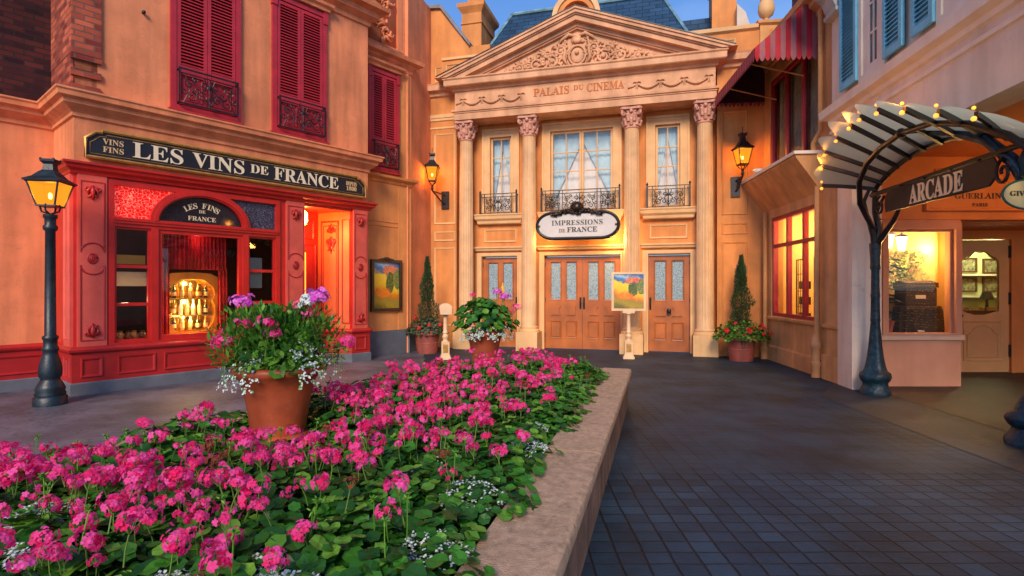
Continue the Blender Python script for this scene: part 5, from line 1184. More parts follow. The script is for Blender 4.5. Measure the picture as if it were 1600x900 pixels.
for i in range(len(ring_b) - 1):
    B = MB(); a0, a1, b0, b1 = ring_b[i], ring_b[i + 1], ring_i[i], ring_i[i + 1]; rows = []
    for k in range(7):
        t = k / 6; p0 = a0.lerp(b0, t) + Vector((0, 0, .012 * math.sin(PI * t) + .006)); p1 = a1.lerp(b1, t) + Vector((0, 0, .012 * math.sin(PI * t) + .006)); rows.append([p0.lerp(p1, j / 6) for j in range(7)])
    outd = ((a0 - b0).normalized() + (a1 - b1).normalized()) * .5; W_ = (a1 - a0).length
    tip = [[a0.lerp(a1, j / 6) + outd * (W_ * .42 * math.sin(PI * j / 6)) * (1 - k / 3) for j in range(7)] for k in range(4)]
    rows = tip[:3] + rows
    B.ringed(rows, cap=False, closed=False); B.build('glass_panel', fm2, can, smooth=True, auto=0)
for p in ring_b:
    MB().ball((p.x - .02, p.y, p.z - .065), .023, 8).build('bulb', bulbHot, can, smooth=True); MB().ball((p.x - .02, p.y, p.z + .03), .017, 8).build('bulb', bulbHot, can, smooth=True)
B = MB(); B.tube([inner_pt(i / 24) for i in range(25)], .035, 8); B.build('arch_beam', browniron, can, smooth=True)
B = MB()
fr = [(5.27, 8.02, 2.38), (5.12, 7.95, 2.55), (4.93, 7.82, 2.75), (4.82, 7.66, 3.02), (4.76, 7.40, 3.22), (4.70, 7.05, 3.33), (4.60, 6.50, 3.38), (4.50, 5.90, 3.32), (4.44, 5.35, 3.14), (4.45, 4.95, 2.92), (4.6, 4.75, 2.65), (4.85, 4.9, 2.4)]
B.tube(fr, [.03, .035, .038] + [.036] * 7 + [.035, .03], 10); B.tube([(4.60, 6.5, 3.38), (4.85, 6.3, 3.36), inner_pt(.55)], .022, 8); B.ball((4.60, 6.52, 3.38), .06, 10)
B.build('front_arch', browniron, can, smooth=True)
B = MB(); pa, pb = inner_pt(-.02), inner_pt(1.08); B.tube([(pa.x, pa.y, 2.90), (pb.x, pb.y, 2.93)], .032, 8); B.build('tie_beam', browniron, can, smooth=True)
for p_ in (ring_b[1], ring_b[4], ring_b[7]): point('bulb_light', (p_.x - .08, p_.y, p_.z + .02), 5, (1, .34, .04), .05)
def cast_post(x, y, lab, fork):
    t = thing('cast_iron_post', lab, 'post', at(x, y, 0), 'cast iron posts of the arcade canopy'); g_ = 1 if fork else 1.3
    B = MB(); prof = [(.20, 0), (.205, .05), (.185, .09), (.165, .13), (.16, .17), (.19, .21), (.205, .26), (.19, .31), (.15, .34), (.125, .42), (.10, .56), (.085, .70), (.068, .9), (.058, 1.05), (.064, 1.08), (.06, 1.12), (.055, 1.4), (.062, 1.44), (.055, 1.48), (.05, 1.8), (.065, 1.84), (.06, 1.9), (.07, 2.1), (.075, 2.2)]
    rings = []
    for r, z in prof:
        k = .10 if .3 < z < 1.0 else .04
        rings.append([(r * (g_ if z < .5 else 1) * (1 + k * math.cos(4 * a + z)) * math.cos(a) + (0 if fork else .05 * z), r * (g_ if z < .5 else 1) * (1 + k * math.cos(4 * a + z)) * math.sin(a), z) for a in [2 * PI * j / 32 for j in range(32)]])
    B.ringed(rings); B.build('shaft', tealiron, t, smooth=True, auto=50)
    B = MB(); B.tube([(0 if fork else .1, 0, 2.1), (-.03, -.02, 2.3), (-.09, -.03, 2.48), (-.16, -.04, 2.62), (-.20, -.05, 2.8), (-.14, -.1, 3.0)], [.055, .05, .042, .036, .03, .02], 8)
    B.tube([(0, 0, 2.1), (.02, -.05, 2.4), (.0, 0, 2.66), (.0, 0, 2.95)], [.06, .045, .045, .04], 8); B.tube([(0, 0, 2.15), (.05, -.15, 2.35), (.05, -.32, 2.5), (.04, -.42, 2.62), (.03, -.36, 2.72), (.02, -.3, 2.66)], [.045, .04, .034, .028, .022, .015], 8)
    for k in range(5): B.ball((.02 * (-1) ** k, -.03, 2.3 + k * .12), .055 - .004 * k, 8, 1, 1, .5)
    B.tube([(0, -.02, 2.62), (.0, -.12, 2.78), (0, -.2, 2.86)], .02, 6); B.build('branch', browniron if fork else tealiron, t, smooth=True)
    return t
cast_post(5.30, 8.05, 'teal cast iron post standing against the pale pillar', True); cast_post(5.16, 5.42, 'nearer cast iron post whose bulbous base shows at the right edge', False)
big = [(5.20, 5.40, 2.2), (5.10, 5.40, 2.5), (4.99, 5.48, 2.80), (4.92, 5.72, 3.08), (4.86, 6.05, 3.26), (4.78, 6.35, 3.35)]
B = MB(); B.tube(big, [.07, .075, .065, .055, .05, .04], 10); B.build('branch', surf('blue_iron', (.03, .075, .14), .25, .4, 9, .3, 26, metal=.3), bpy.data.objects['cast_iron_post.001'], ID, smooth=True)
# arcade sign
asn = thing('arcade_sign', 'dark hanging board lettered arcade beneath the iron tie beam', 'sign')
MA = frame(5.155, 7.62, -.129, -.992)
B = MB(); pts = [(.03, 2.60), (1.98, 2.60), (2.07, 2.68), (2.09, 2.78), (2.04, 2.87), (.08, 2.87), (.02, 2.80), (.0, 2.70)]; B.prism(pts, -.012, .012); B.build('sign_board', surf('aubergine_paint', (.022, .010, .014), .65, .15, 3, .03, 40), asn, MA)
B = MB(); B.tube([(x, 0, z) for x, z in pts + pts[:1]], .012, 6)
for x in (.35, .85, 1.35, 1.8): B.tube([(x, 0, 2.90), (x + .05, 0, 2.87), (x + .10, 0, 2.85), (x + .06, 0, 2.83)], .013, 6)
for sx_ in (-.14, 2.16):
    B.tube([(sx_ + q[0] * .8, 0, 2.70 + q[1]) for q in spiral(0, 0, .14, .03, PI / 2, 1.3, 16)], .018, 6)
B.build('sign_bracket', browniron, asn, MA, smooth=True)
text('lettering', 'ARCADE', .325, cream, asn, MA, 1.10, -.016, 2.622, .004, ser=True, width=1.0, thin=.004)
ov = thing('oval_sign', 'pale yellow oval sign with green rim at the right edge', 'sign')
B = MB(); B.prism(ell(4.93, 2.44, .26, .135, 0, 2 * PI, 40)[:-1], 5.24, 5.27); B.build('sign_board', surf('pale_yellow_paint', (.80, .60, .24), .45, .06, 3, .02), ov)
B = MB(); e_ = ell(4.93, 2.44, .265, .14, 0, 2 * PI, 40); B.tube([(x, 5.25, z) for x, z in e_], .012, 6, False); B.tube([(4.93, 5.26, 2.57), (4.95, 5.34, 2.64)], .015, 6); B.build('rim', surf('green_paint', (.01, .09, .05), .4, .1, 3, 0), ov, smooth=True)
text('lettering', 'GIVENCHY', .068, darkletter, ov, ID, 4.93, 5.235, 2.425, .002, width=.41)

# ================================================================== LAMPS
def lantern(B_cap, B_glass, B_bulb, z0, z1, r0, r1, cap=.22, top=.33):
    """four-sided tapering lantern: glass between corner bars, hipped cap and chimney"""
    q = [(-1, -1), (1, -1), (1, 1), (-1, 1)]
    for i in range(4):
        a, b = q[i], q[(i + 1) % 4]; k = .97
        B_glass.add([(a[0] * r0 * k, a[1] * r0 * k, z0), (b[0] * r0 * k, b[1] * r0 * k, z0), (b[0] * r1 * k, b[1] * r1 * k, z1), (a[0] * r1 * k, a[1] * r1 * k, z1)], [(0, 1, 2, 3)])
        B_cap.tube([(a[0] * r0, a[1] * r0, z0), (a[0] * r1, a[1] * r1, z1)], .012, 4)
    B_cap.box(-r0 - .01, r0 + .01, -r0 - .01, r0 + .01, z0 - .02, z0); 
    h = z1 - z0
    for i in range(4):
        a, b = q[i], q[(i + 1) % 4]; B_cap.tube([(a[0] * (r1 + .01), a[1] * (r1 + .01), z1), (b[0] * (r1 + .01), b[1] * (r1 + .01), z1)], .015, 4)
    rr = [[(x * r, y * r, z) for x, y in q] for r, z in ((r1 + .03, z1), (r1 + .035, z1 + .02), (r1 * .80, z1 + h * .22), (r1 * .52, z1 + h * .44), (r1 * .36, z1 + h * .54), (r1 * .30, z1 + h * .80), (r1 * .46, z1 + h * .92), (r1 * .48, z1 + h * 1.02), (r1 * .1, z1 + h * 1.04))]
    B_cap.ringed(rr)
    for a in q:   # crown points
        B_cap.ball((a[0] * r1 * .42, a[1] * r1 * .42, z1 + h * 1.03), .016, 6)
    B_bulb.ball((0, 0, z0 + h * .42), r0 * .22, 8, 1, 1, 2.0)
sl = thing('street_lamp', 'black iron street lamp with a glowing amber lantern beside the red shop', 'street lamp', at(-6.107, 7.30, 0, R(12)))
B = MB(); B.lathe([(.185, 0), (.185, .11), (.165, .13), (.17, .155), (.155, .19), (.165, .22), (.14, .28), (.11, .33), (.105, .36), (.125, .39), (.13, .47), (.118, .55), (.088, .66), (.078, .71), (.092, .73), (.092, .76), (.076, .78), (.076, .86), (.088, .88), (.088, .91), (.064, .93), (.060, 1.6), (.055, 2.30), (.078, 2.32), (.082, 2.36), (.062, 2.39), (.062, 2.46), (.078, 2.48), (.078, 2.52)], n=20); B.build('post', iron if 0 else surf('dark_teal_iron', (.008, .018, .028), .42, .4, 8, .2, 40), sl, smooth=True, auto=50)
Bc, Bg, Bb = MB(), MB(), MB(); lantern(Bc, Bg, Bb, 2.64, 2.94, .105, .178)
for s in (-1, 1):
    for sx_, sy_ in ((1, 1),): Bc.tube([(s * .02, 0, 2.53), (s * .10, s * .0, 2.56), (s * .12, 0, 2.62), (s * .10, 0, 2.65)], .012, 6); Bc.tube([(0, s * .02, 2.53), (0, s * .10, 2.56), (0, s * .12, 2.62), (0, s * .10, 2.65)], .012, 6)
smat = MATS['dark_teal_iron']
lt = Bc.build('lantern', smat, sl); Bg.build('lamp_glass', amberglass, lt); Bb.build('flame', bulbM, lt, smooth=True)
point('street_lamp_light', (0, 0, 0), 14, (1, .5, .12), .06, None).matrix_basis = at(-6.107, 7.30, 2.82)
def wall_lantern(u, v, plate_u, lab, side):
    t = thing('wall_lantern', lab, 'wall lantern', FP, 'glowing wall lanterns on the palace')
    B = MB(); B.box(plate_u - .10, plate_u + .10, -.445, -.40, 3.60, 4.05); B.build('wall_plate', browniron, t)
    B = MB(); B.tube([(plate_u, -.44, 3.72), (plate_u + (u - plate_u) * .45, -.55, 3.80), (u, -v, 4.02), (u, -v, 4.14)], [.02, .02, .022, .03], 8); B.tube([(plate_u, -.44, 3.95), (plate_u + (u - plate_u) * .5, -.44 - (v - .44) * .5, 3.98), (u, -v, 4.0)], .016, 8); B.tube([(plate_u + (u - plate_u) * .2, -.5, 3.78), (plate_u + (u - plate_u) * .25, -.5, 3.86), (plate_u + (u - plate_u) * .35, -.55, 3.93)], .01, 6)
    B.ball((u, -v, 4.06), .04, 8); B.build('arm', browniron, t, smooth=True)
    Bc, Bg, Bb = MB(), MB(), MB(); lantern(Bc, Bg, Bb, 0, .33, .092, .150)
    for a in ((-1, -1), (1, -1), (1, 1), (-1, 1)): Bc.tube([(0, 0, -.13), (a[0] * .05, a[1] * .05, -.08), (a[0] * .09, a[1] * .09, -.01)], .010, 5)
    Bc.tube([(0, 0, .68), (0, 0, .82)], .008, 5)
    M = FP @ at(u, -v, 4.27, R(18))
    lo = Bc.build('lantern', browniron, t, M); Bg.build('lamp_glass', amberglass, lo, M); Bb.build('flame', bulbM, lo, M, smooth=True)
    point('wall_lantern_light', (0, 0, 0), 22, (1, .5, .12), .07).matrix_basis = FP @ at(u, -v, 4.44)
wall_lantern(-2.38, .85, -2.20, 'glowing lantern on a bracket left of the palace columns', -1)
wall_lantern(4.93, .72, 4.82, 'glowing lantern on a bracket right of the palace columns', 1)

# ================================================================== POSTERS
def painting(name, seed, hh, hw):
    """a loose brushy landscape of its own: ochre ground, yellow field, dark tree, red roofs, blue sky"""
    m, n, l, p = nt(name)
    def math_(op, a_, b_=None, c_=None):
        q = n.new('ShaderNodeMath'); q.operation = op
        for i, v in enumerate((a_, b_, c_)):
            if v is None: continue
            if isinstance(v, (int, float)): q.inputs[i].default_value = v
            else: l.new(v, q.inputs[i])
        return q.outputs[0]
    def noise_(sc, det, dist, vec):
        q = n.new('ShaderNodeTexNoise'); q.inputs['Scale'].default_value = sc; q.inputs['Detail'].default_value = det; q.inputs['Distortion'].default_value = dist; l.new(vec, q.inputs['Vector']); return q
    tc = n.new('ShaderNodeTexCoord'); mp = n.new('ShaderNodeMapping'); mp.inputs['Location'].default_value = (seed, 0, seed * .3); l.new(tc.outputs['Object'], mp.inputs[0])
    sp = n.new('ShaderNodeSeparateXYZ'); l.new(tc.outputs['Object'], sp.inputs[0])
    X = math_('DIVIDE', sp.outputs[0], hw); Z = math_('DIVIDE', sp.outputs[2], hh)
    big = noise_(5, 5, .8, mp.outputs[0]); fine = noise_(26, 6, 2.5, mp.outputs[0])
    # diagonal edge between the yellow field and the sky
    f = math_('ADD', math_('MULTIPLY_ADD', X, .10, Z), math_('MULTIPLY_ADD', big.outputs[0], .30, -.15)); f = math_('ADD', f, math_('MULTIPLY_ADD', fine.outputs[0], .22, -.11))
    def ramp(fac, cols, interp='LINEAR'):
        r = n.new('ShaderNodeValToRGB'); r.color_ramp.interpolation = interp; e = r.color_ramp.elements
        e[0].position = cols[0][0]; e[0].color = (*cols[0][1], 1); e[1].position = cols[-1][0]; e[1].color = (*cols[-1][1], 1)
        for po, c in cols[1:-1]: x = e.new(po); x.color = (*c, 1)
        l.new(fac, r.inputs[0]); return r.outputs[0]
    base = ramp(f, ((0, (.14, .12, .02)), (.14, (.40, .26, .02)), (.26, (.30, .22, .03)), (.34, (.70, .17, .015)), (.42, (.78, .38, .02)), (.50, (.85, .50, .02)), (.70, (.92, .62, .04)), (.735, (.55, .40, .1)), (.75, (.03, .10, .26)), (.84, (.05, .25, .55)), (.9, (.40, .55, .65)), (1, (.03, .14, .38))))
    def blob(cx, cz, rx, rz, amp, src):
        a_ = math_('DIVIDE', math_('SUBTRACT', X, cx), rx); b_ = math_('DIVIDE', math_('SUBTRACT', Z, cz), rz)
        d = math_('SQRT', math_('ADD', math_('MULTIPLY', a_, a_), math_('MULTIPLY', b_, b_))); d = math_('ADD', d, math_('MULTIPLY_ADD', src.outputs[0], amp, -amp * .5))
        return math_('LESS_THAN', d, 1.0)
    def over(col_, mask, c2):
        mx = n.new('ShaderNodeMix'); mx.data_type = 'RGBA'; l.new(mask, mx.inputs[0]); l.new(col_, mx.inputs[6])
        if isinstance(c2, tuple): mx.inputs[7].default_value = (*c2, 1)
        else: l.new(c2, mx.inputs[7])
        return mx.outputs[2]
    roofs = ramp(fine.outputs[0], ((.3, (.05, .10, .30)), (.45, (.60, .06, .02)), (.55, (.85, .22, .03)), (.7, (.75, .65, .5))))
    c = over(base, blob(.35, .82, .62, .10, 1.6, fine), roofs)
    trees = ramp(fine.outputs[0], ((.35, (.02, .04, .02)), (.5, (.03, .10, .03)), (.65, (.30, .26, .03))))
    c = over(c, blob(.30, .56, .34, .20, .9, big), trees); c = over(c, blob(.85, .62, .3, .22, 1.2, big), ramp(fine.outputs[0], ((.35, (.02, .12, .10)), (.5, (.05, .22, .04)), (.65, (.7, .25, .03)))))
    c = over(c, blob(-.25, .36, .55, .10, 2.2, fine), ramp(fine.outputs[0], ((.4, (.75, .10, .01)), (.6, (.85, .35, .02)))))
    l.new(c, p.inputs['Base Color']); p.inputs['Roughness'].default_value = .35
    bu = n.new('ShaderNodeBump'); bu.inputs['Strength'].default_value = .3; bu.inputs['Distance'].default_value = .01; l.new(fine.outputs[0], bu.inputs['Height']); l.new(bu.outputs[0], p.inputs['Normal'])
    return m
pt = thing('framed_poster', 'colourful yellow and blue poster in a dark carved frame on the orange wall', 'poster', FS @ at(5.855, .45, 1.02))
B = MB(); B.rect(-.43, .43, 0, 1.18, -.07, -.005, .065); B.ball((0, -.05, 1.19), .07, 10, 1.6, .5, .8); B.tube([(-.2, -.05, 1.18), (0, -.06, 1.21), (.2, -.05, 1.18)], .02, 6); B.build('frame', surf('carved_dark_frame', (.05, .018, .012), .4, .3, 9, .3, 30), pt)
B = MB(); B.box(-.37, .37, -.03, -.006, .06, 1.12); pp = B.build('painted_sheet', painting('painted_poster', 0, 1.14, .37), pt); pp.data.transform(Matrix.Diagonal((1, 1, 1, 1)))
MATS['painted_poster_b'] = painting('painted_poster_b', 3.1, .75, .32)
def post_body(B, H):
    B.box(-.12, .12, -.12, .12, 0, .05); B.box(-.10, .10, -.10, .10, .05, .10); B.box(-.085, .085, -.085, .085, .10, .38)
    B.lathe([(.09, .38), (.06, .40), (.045, .43), (.065, .47), (.07, .50), (.05, .53), (.045, .55), (.06, .58), (.055, .60), (.045, .62), (.04, H - .06), (.055, H - .03), (.07, H - .02), (.07, H)], (0, 0, 0), 16)
ivory = surf('ivory_paint', (.74, .50, .30), .5, .08, 4, .05, 40, .05)
es = thing('poster_stand', 'ivory turned post holding a yellow and blue framed poster', 'poster stand', at(2.56, 12.12, 0, R(-8)))
B = MB(); post_body(B, 1.0); B.box(-.13, .13, -.06, .06, 1.0, 1.05); B.build('post', ivory, es, smooth=True, auto=30); B = MB(); B.box(-.055, .055, -.092, -.086, .15, .33); B.build('gilt_panel', gold, es)
B = MB(); B.rect(-.37, .37, 1.05, 1.90, -.05, -.01, .05); B.box(-.34, .34, -.008, .004, 1.08, 1.87); B.build('frame', ivory, es); B = MB(); B.box(-.32, .32, -.03, -.01, 0, .75); o = B.build('poster', MATS['painted_poster_b'], es); o.location = (0, 0, 1.10)
pb = thing('ornate_post', 'ivory turned post with a curved box head left of the flower bed', 'post', at(-1.45, 12.0, 0, R(10)))
B = MB(); post_body(B, .98); B.build('post', ivory, pb, smooth=True, auto=30); B = MB(); B.box(-.055, .055, -.092, -.086, .15, .33); B.build('gilt_panel', gold, pb)
B = MB(); B.prism([(-.11, .98), (.13, .98), (.135, 1.14)] + ell(.0, 1.13, .135, .09, 0, PI, 10)[1:] , -.15, .10); B.build('box_head', ivory, pb)
B = MB(); B.box(.136, .14, -.10, .05, 1.0, 1.12); B.build('dark_opening', iron, pb)

# ================================================================== PLANTER WALL
def P2(a, b, t): return (a[0] + (b[0] - a[0]) * t, a[1] + (b[1] - a[1]) * t)
OUT = [(-.55, -.6), (1.58, 7.30), (-.76, 7.95), (-4.94, -.45)]      # outer plan of the bed (counter-clockwise)
H = .48
pw = thing('planter_wall', 'low weathered stone wall enclosing the pink flower bed', 'planter')
pathc = OUT
B = MB(); B.sweep(pathc, [(-.04, 0), (-.04, H - .07), (-.30, H - .07), (-.30, 0)], True); B.build('wall_face', wallstone, pw)
# capping stones, one by one
rnd = random.Random(2)
def off(a, b, o):
    d = Vector((b[0] - a[0], b[1] - a[1])).normalized(); n = Vector((d.y, -d.x)); return n * o, d
def capping(a, b, s0=0, s1=0, w=.37, L=1.05):
    n, d = off(a, b, 1); A = Vector(a); total = (Vector(b) - A).length - s1; s = s0; i = 0
    while s < total - .05:
        e = min(total, s + L * rnd.uniform(.92, 1.1))
        if total - e < .4: e = total
        p = [A + d * (s + .004), A + d * (e - .004), A + d * (e - .004) - n * w, A + d * (s + .004) - n * w]
        z = H + rnd.uniform(-.002, .002)
        B = MB(); 
        # gridded top so the worn arris can wander
        nx, ny = 26, 10; rows = []
        top = []
        for j in range(ny + 1):
            row = []
            for k in range(nx + 1):
                q = p[0].lerp(p[1], k / nx).lerp(p[3].lerp(p[2], k / nx), j / ny)
                edge = 0
                if j in (0,): edge = .006 + .010 * abs(noise.noise(Vector((q.x * 14, q.y * 14, 1))))
                if j == ny: edge = -.004
                q = q - n * edge
                zz = z + .0025 * noise.noise(Vector((q.x * 9, q.y * 9, 0))) - (.008 + .010 * abs(noise.noise(Vector((q.x * 16, q.y * 16, 3)))) if j == 0 else 0)
                row.append((q.x, q.y, zz))
            top.append(row)
        low = [[(x - (0), y_, H - .075) for x, y_, _ in top[0]]]
        mid_ = [[(p[0].lerp(p[1], k / nx).x, p[0].lerp(p[1], k / nx).y, H - .022) for k in range(nx + 1)]]
        rows = [[(p[3].lerp(p[2], k / nx).x, p[3].lerp(p[2], k / nx).y, H - .075) for k in range(nx + 1)]][::-1]
        R_ = [[(p[0].lerp(p[1], k / nx).x, p[0].lerp(p[1], k / nx).y, H - .075) for k in range(nx + 1)]] + mid_ + top + [[(p[3].lerp(p[2], k / nx).x, p[3].lerp(p[2], k / nx).y, H - .075) for k in range(nx + 1)]]
        B.ringed(R_, cap=False, closed=False)
        m_ = len(R_); f0 = [i_ * (nx + 1) for i_ in range(m_)]; f1 = [i_ * (nx + 1) + nx for i_ in range(m_)]
        B.f += [tuple(f0[::-1]), tuple(f1)]; B.m += [0, 0]
        B.build('capstone', capstone, pw, smooth=True, auto=35); s = e; i += 1
capping(OUT[0], OUT[1]); capping(OUT[1], OUT[2], .37, 0); capping(OUT[3], OUT[2] if 0 else OUT[3]) if 0 else None
n_, d_ = off(OUT[2], OUT[3], 1); capping(OUT[2], OUT[3], .37, 0); capping(OUT[3], OUT[0], .37, .37)
B = MB(); B.add([(-.7, -.3, .40), (1.25, 7.2, .40), (-.8, 7.6, .40), (-4.6, -.2, .40)], [(0, 1, 2, 3)]); so_ = B.build('soil', soil); so_['kind'] = 'structure'

# ================================================================== LEAVES, BLOOMS
def leaf_disc(B, c, nrm, r, mi, rot=0, fold=None):
    fold = .06 + .30 * ((c[0] * 37.7 + c[1] * 51.3) % 1) if fold is None else fold; crl = .05 + .16 * ((c[0] * 91.7 + c[1] * 17.3) % 1)
    n = Vector(nrm).normalized(); a = n.orthogonal().normalized(); b = n.cross(a); N = 11
    vs = [Vector(c) - n * r * fold]
    for k in range(N):
        t = rot + 2 * PI * (k / N) * .94; rr = r * (1 + .07 * (-1) ** k)
        vs.append(Vector(c) + (a * math.cos(t) + b * math.sin(t)) * rr + n * r * crl * math.sin(3 * t))
    B.add(vs, [(0, k, k + 1) for k in range(1, N)] + [(0, N, 1)], mi)
def bloom_mesh(name, seed, mats, R0=.046, n=26, pet=.0190, sparse=0):
    n = int(n * 1.5)
    r = random.Random(seed); B = MB()
    for k in range(n):
        # spread over the upper two thirds of a ball
        u = (k + .5) / n; th = math.acos(1 - 1.45 * u); ph = k * 2.399 + r.uniform(-.3, .3)
        if r.random() < sparse: continue
        d = Vector((math.sin(th) * math.cos(ph), math.sin(th) * math.sin(ph), math.cos(th)))
        if noise.noise(d * 2.2 + Vector((seed * 3.1, 0, 0))) < -.22: continue
        rr = R0 * (.50 + .80 * r.random() ** .7) * (1 + .22 * math.sin(ph * 2 + seed)); c = Vector((0, 0, 0)) + Vector((d.x * rr * 1.12, d.y * rr * 1.12, d.z * rr * .85))
        nn = (d + Vector((r.uniform(-.3, .3), r.uniform(-.3, .3), r.uniform(-.2, .4)))).normalized(); a = nn.orthogonal().normalized(); b = nn.cross(a); r0 = r.uniform(0, 6.28)
        vs = [c]; fs = []
        for p in range(5):
            t = r0 + p * 2 * PI / 5; e = a * math.cos(t) + b * math.sin(t); s = nn.cross(e); L = pet * r.uniform(.85, 1.2); q = len(vs)
            vs += [c + e * L * .55 + s * L * .40 + nn * L * .22, c + e * L * 1.02 + s * L * .28 + nn * L * .10, c + e * L * 1.10 - s * L * .22 + nn * L * .04, c + e * L * .55 - s * L * .40 + nn * L * .22]; fs.append((0, q, q + 1, q + 2, q + 3))
        B.add(vs, fs, 0)
    # short green flower stalks and the main stem below
    for k in range(7):
        a = k * .9; B.mi = 1; B.tube([(0, 0, -.05), (.022 * math.cos(a), .022 * math.sin(a), -.01), (.034 * math.cos(a), .034 * math.sin(a), .01)], .0018, 3)
    B.mi = 1; B.tube([(0, 0, -.045), (.004, .003, -.12), (-.004, 0, -.20)], [.003, .0034, .004], 4)
    o = B.build(name, mats); me = o.data; bpy.data.objects.remove(o); return me
PK = [bloom_mesh('bloom', s, [pinkP, stemM], R0=R0, n=n, sparse=sp) for s, R0, n, sp in ((1, .048, 18, .15), (2, .054, 20, .25), (3, .040, 13, .2), (4, .050, 17, .42), (5, .034, 8, .25), (6, .054, 18, .3))]
BR = bloom_mesh('bloom', 7, [brownP, stemM], R0=.034, n=18, pet=.012)
PP = bloom_mesh('bloom', 8, [purpleP, stemM], R0=.052, n=30); PW = bloom_mesh('bloom', 9, [whiteP, stemM], R0=.05, n=26); PL = bloom_mesh('bloom', 10, [pinkL, stemM], R0=.048, n=24, sparse=.1); PR = bloom_mesh('bloom', 11, [redP, stemM], R0=.03, n=14, pet=.016)
def bud_mesh():
    r = random.Random(3); B = MB()
    for k in range(9):
        d = Vector((r.uniform(-1, 1), r.uniform(-1, 1), r.uniform(-.6, .9))).normalized() * .022; B.tube([(0, 0, 0), d * .6, d], [.002, .004, .002], 4); 
    B.tube([(0, 0, 0), (.003, 0, -.10), (0, 0, -.2)], .0028, 4)
    o = B.build('bud', leafB); me = o.data; bpy.data.objects.remove(o); return me
BUD = bud_mesh()
def foliage_mesh(seed, W=.25, Ht=.28, n=135):
    r = random.Random(seed); B = MB()
    for k in range(n):
        a = r.uniform(0, 6.28); q = math.sqrt(r.random()); R_ = W * q; top = Ht * (1 - .45 * q * q)
        z = top * (r.random() ** .45); R2 = R_ * (.85 + .3 * r.random())
        c = (R2 * math.cos(a), R2 * math.sin(a), z); s = r.uniform(.020, .043) * (1.0 if z > top * .5 else .85)
        nn = (math.cos(a) * q * .8 + r.uniform(-.45, .45), math.sin(a) * q * .8 + r.uniform(-.45, .45), 1.0)
        leaf_disc(B, c, nn, s, 1 if r.random() < .22 else 0, r.uniform(0, 6.28))
    o = B.build('foliage', [leafA, leafB, stemM]); me = o.data; bpy.data.objects.remove(o); return me
FOL = [foliage_mesh(s) for s in range(20, 26)]
def child(name, me, parent, x, y, z, s=1, rz=0, tx=0, ty=0):
    o = bpy.data.objects.new(name, me); col.objects.link(o); o.parent = parent; o.location = (x, y, z); o.scale = (s, s, s); o.rotation_euler = (tx, ty, rz); return o
POT1, POT2 = (-1.70, 4.02), (-.36, 7.25)
def inside(x, y, m=0):
    for a, b in zip(OUT, OUT[1:] + OUT[:1]):
        d = Vector((b[0] - a[0], b[1] - a[1])).normalized(); n = Vector((-d.y, d.x))
        if (x - a[0]) * n.x + (y - a[1]) * n.y < m: return False
    return True
def alys_mesh(seed, W=.17, Ht=.11, n=150, hang=0):
    r = random.Random(seed); B = MB()
    for k in range(n):
        a = r.uniform(0, 6.28); q = math.sqrt(r.random()); z = Ht * (1 - q * q * .7) * r.uniform(.5, 1.05); c = Vector((W * q * math.cos(a), W * q * math.sin(a), z - hang * q * r.random()))
        if k % 3 == 0:
            leaf_disc(B, c + Vector((0, 0, -.015)), (r.uniform(-.5, .5), r.uniform(-.5, .5), 1), .012, 1, 0)
        for _ in range(4):
            cc_ = c + Vector((r.uniform(-.012, .012), r.uniform(-.012, .012), r.uniform(0, .012))); nn = Vector((r.uniform(-.6, .6), r.uniform(-.6, .6), 1)).normalized(); a_ = nn.orthogonal().normalized(); b_ = nn.cross(a_); s = .0065
            B.add([cc_ + a_ * s, cc_ + b_ * s, cc_ - a_ * s, cc_ - b_ * s], [(0, 1, 2, 3)], 0)
    o = B.build('flowers', [whiteP, leafB]); me = o.data; bpy.data.objects.remove(o); return me
ALY = [alys_mesh(s) for s in (31, 32, 33)]
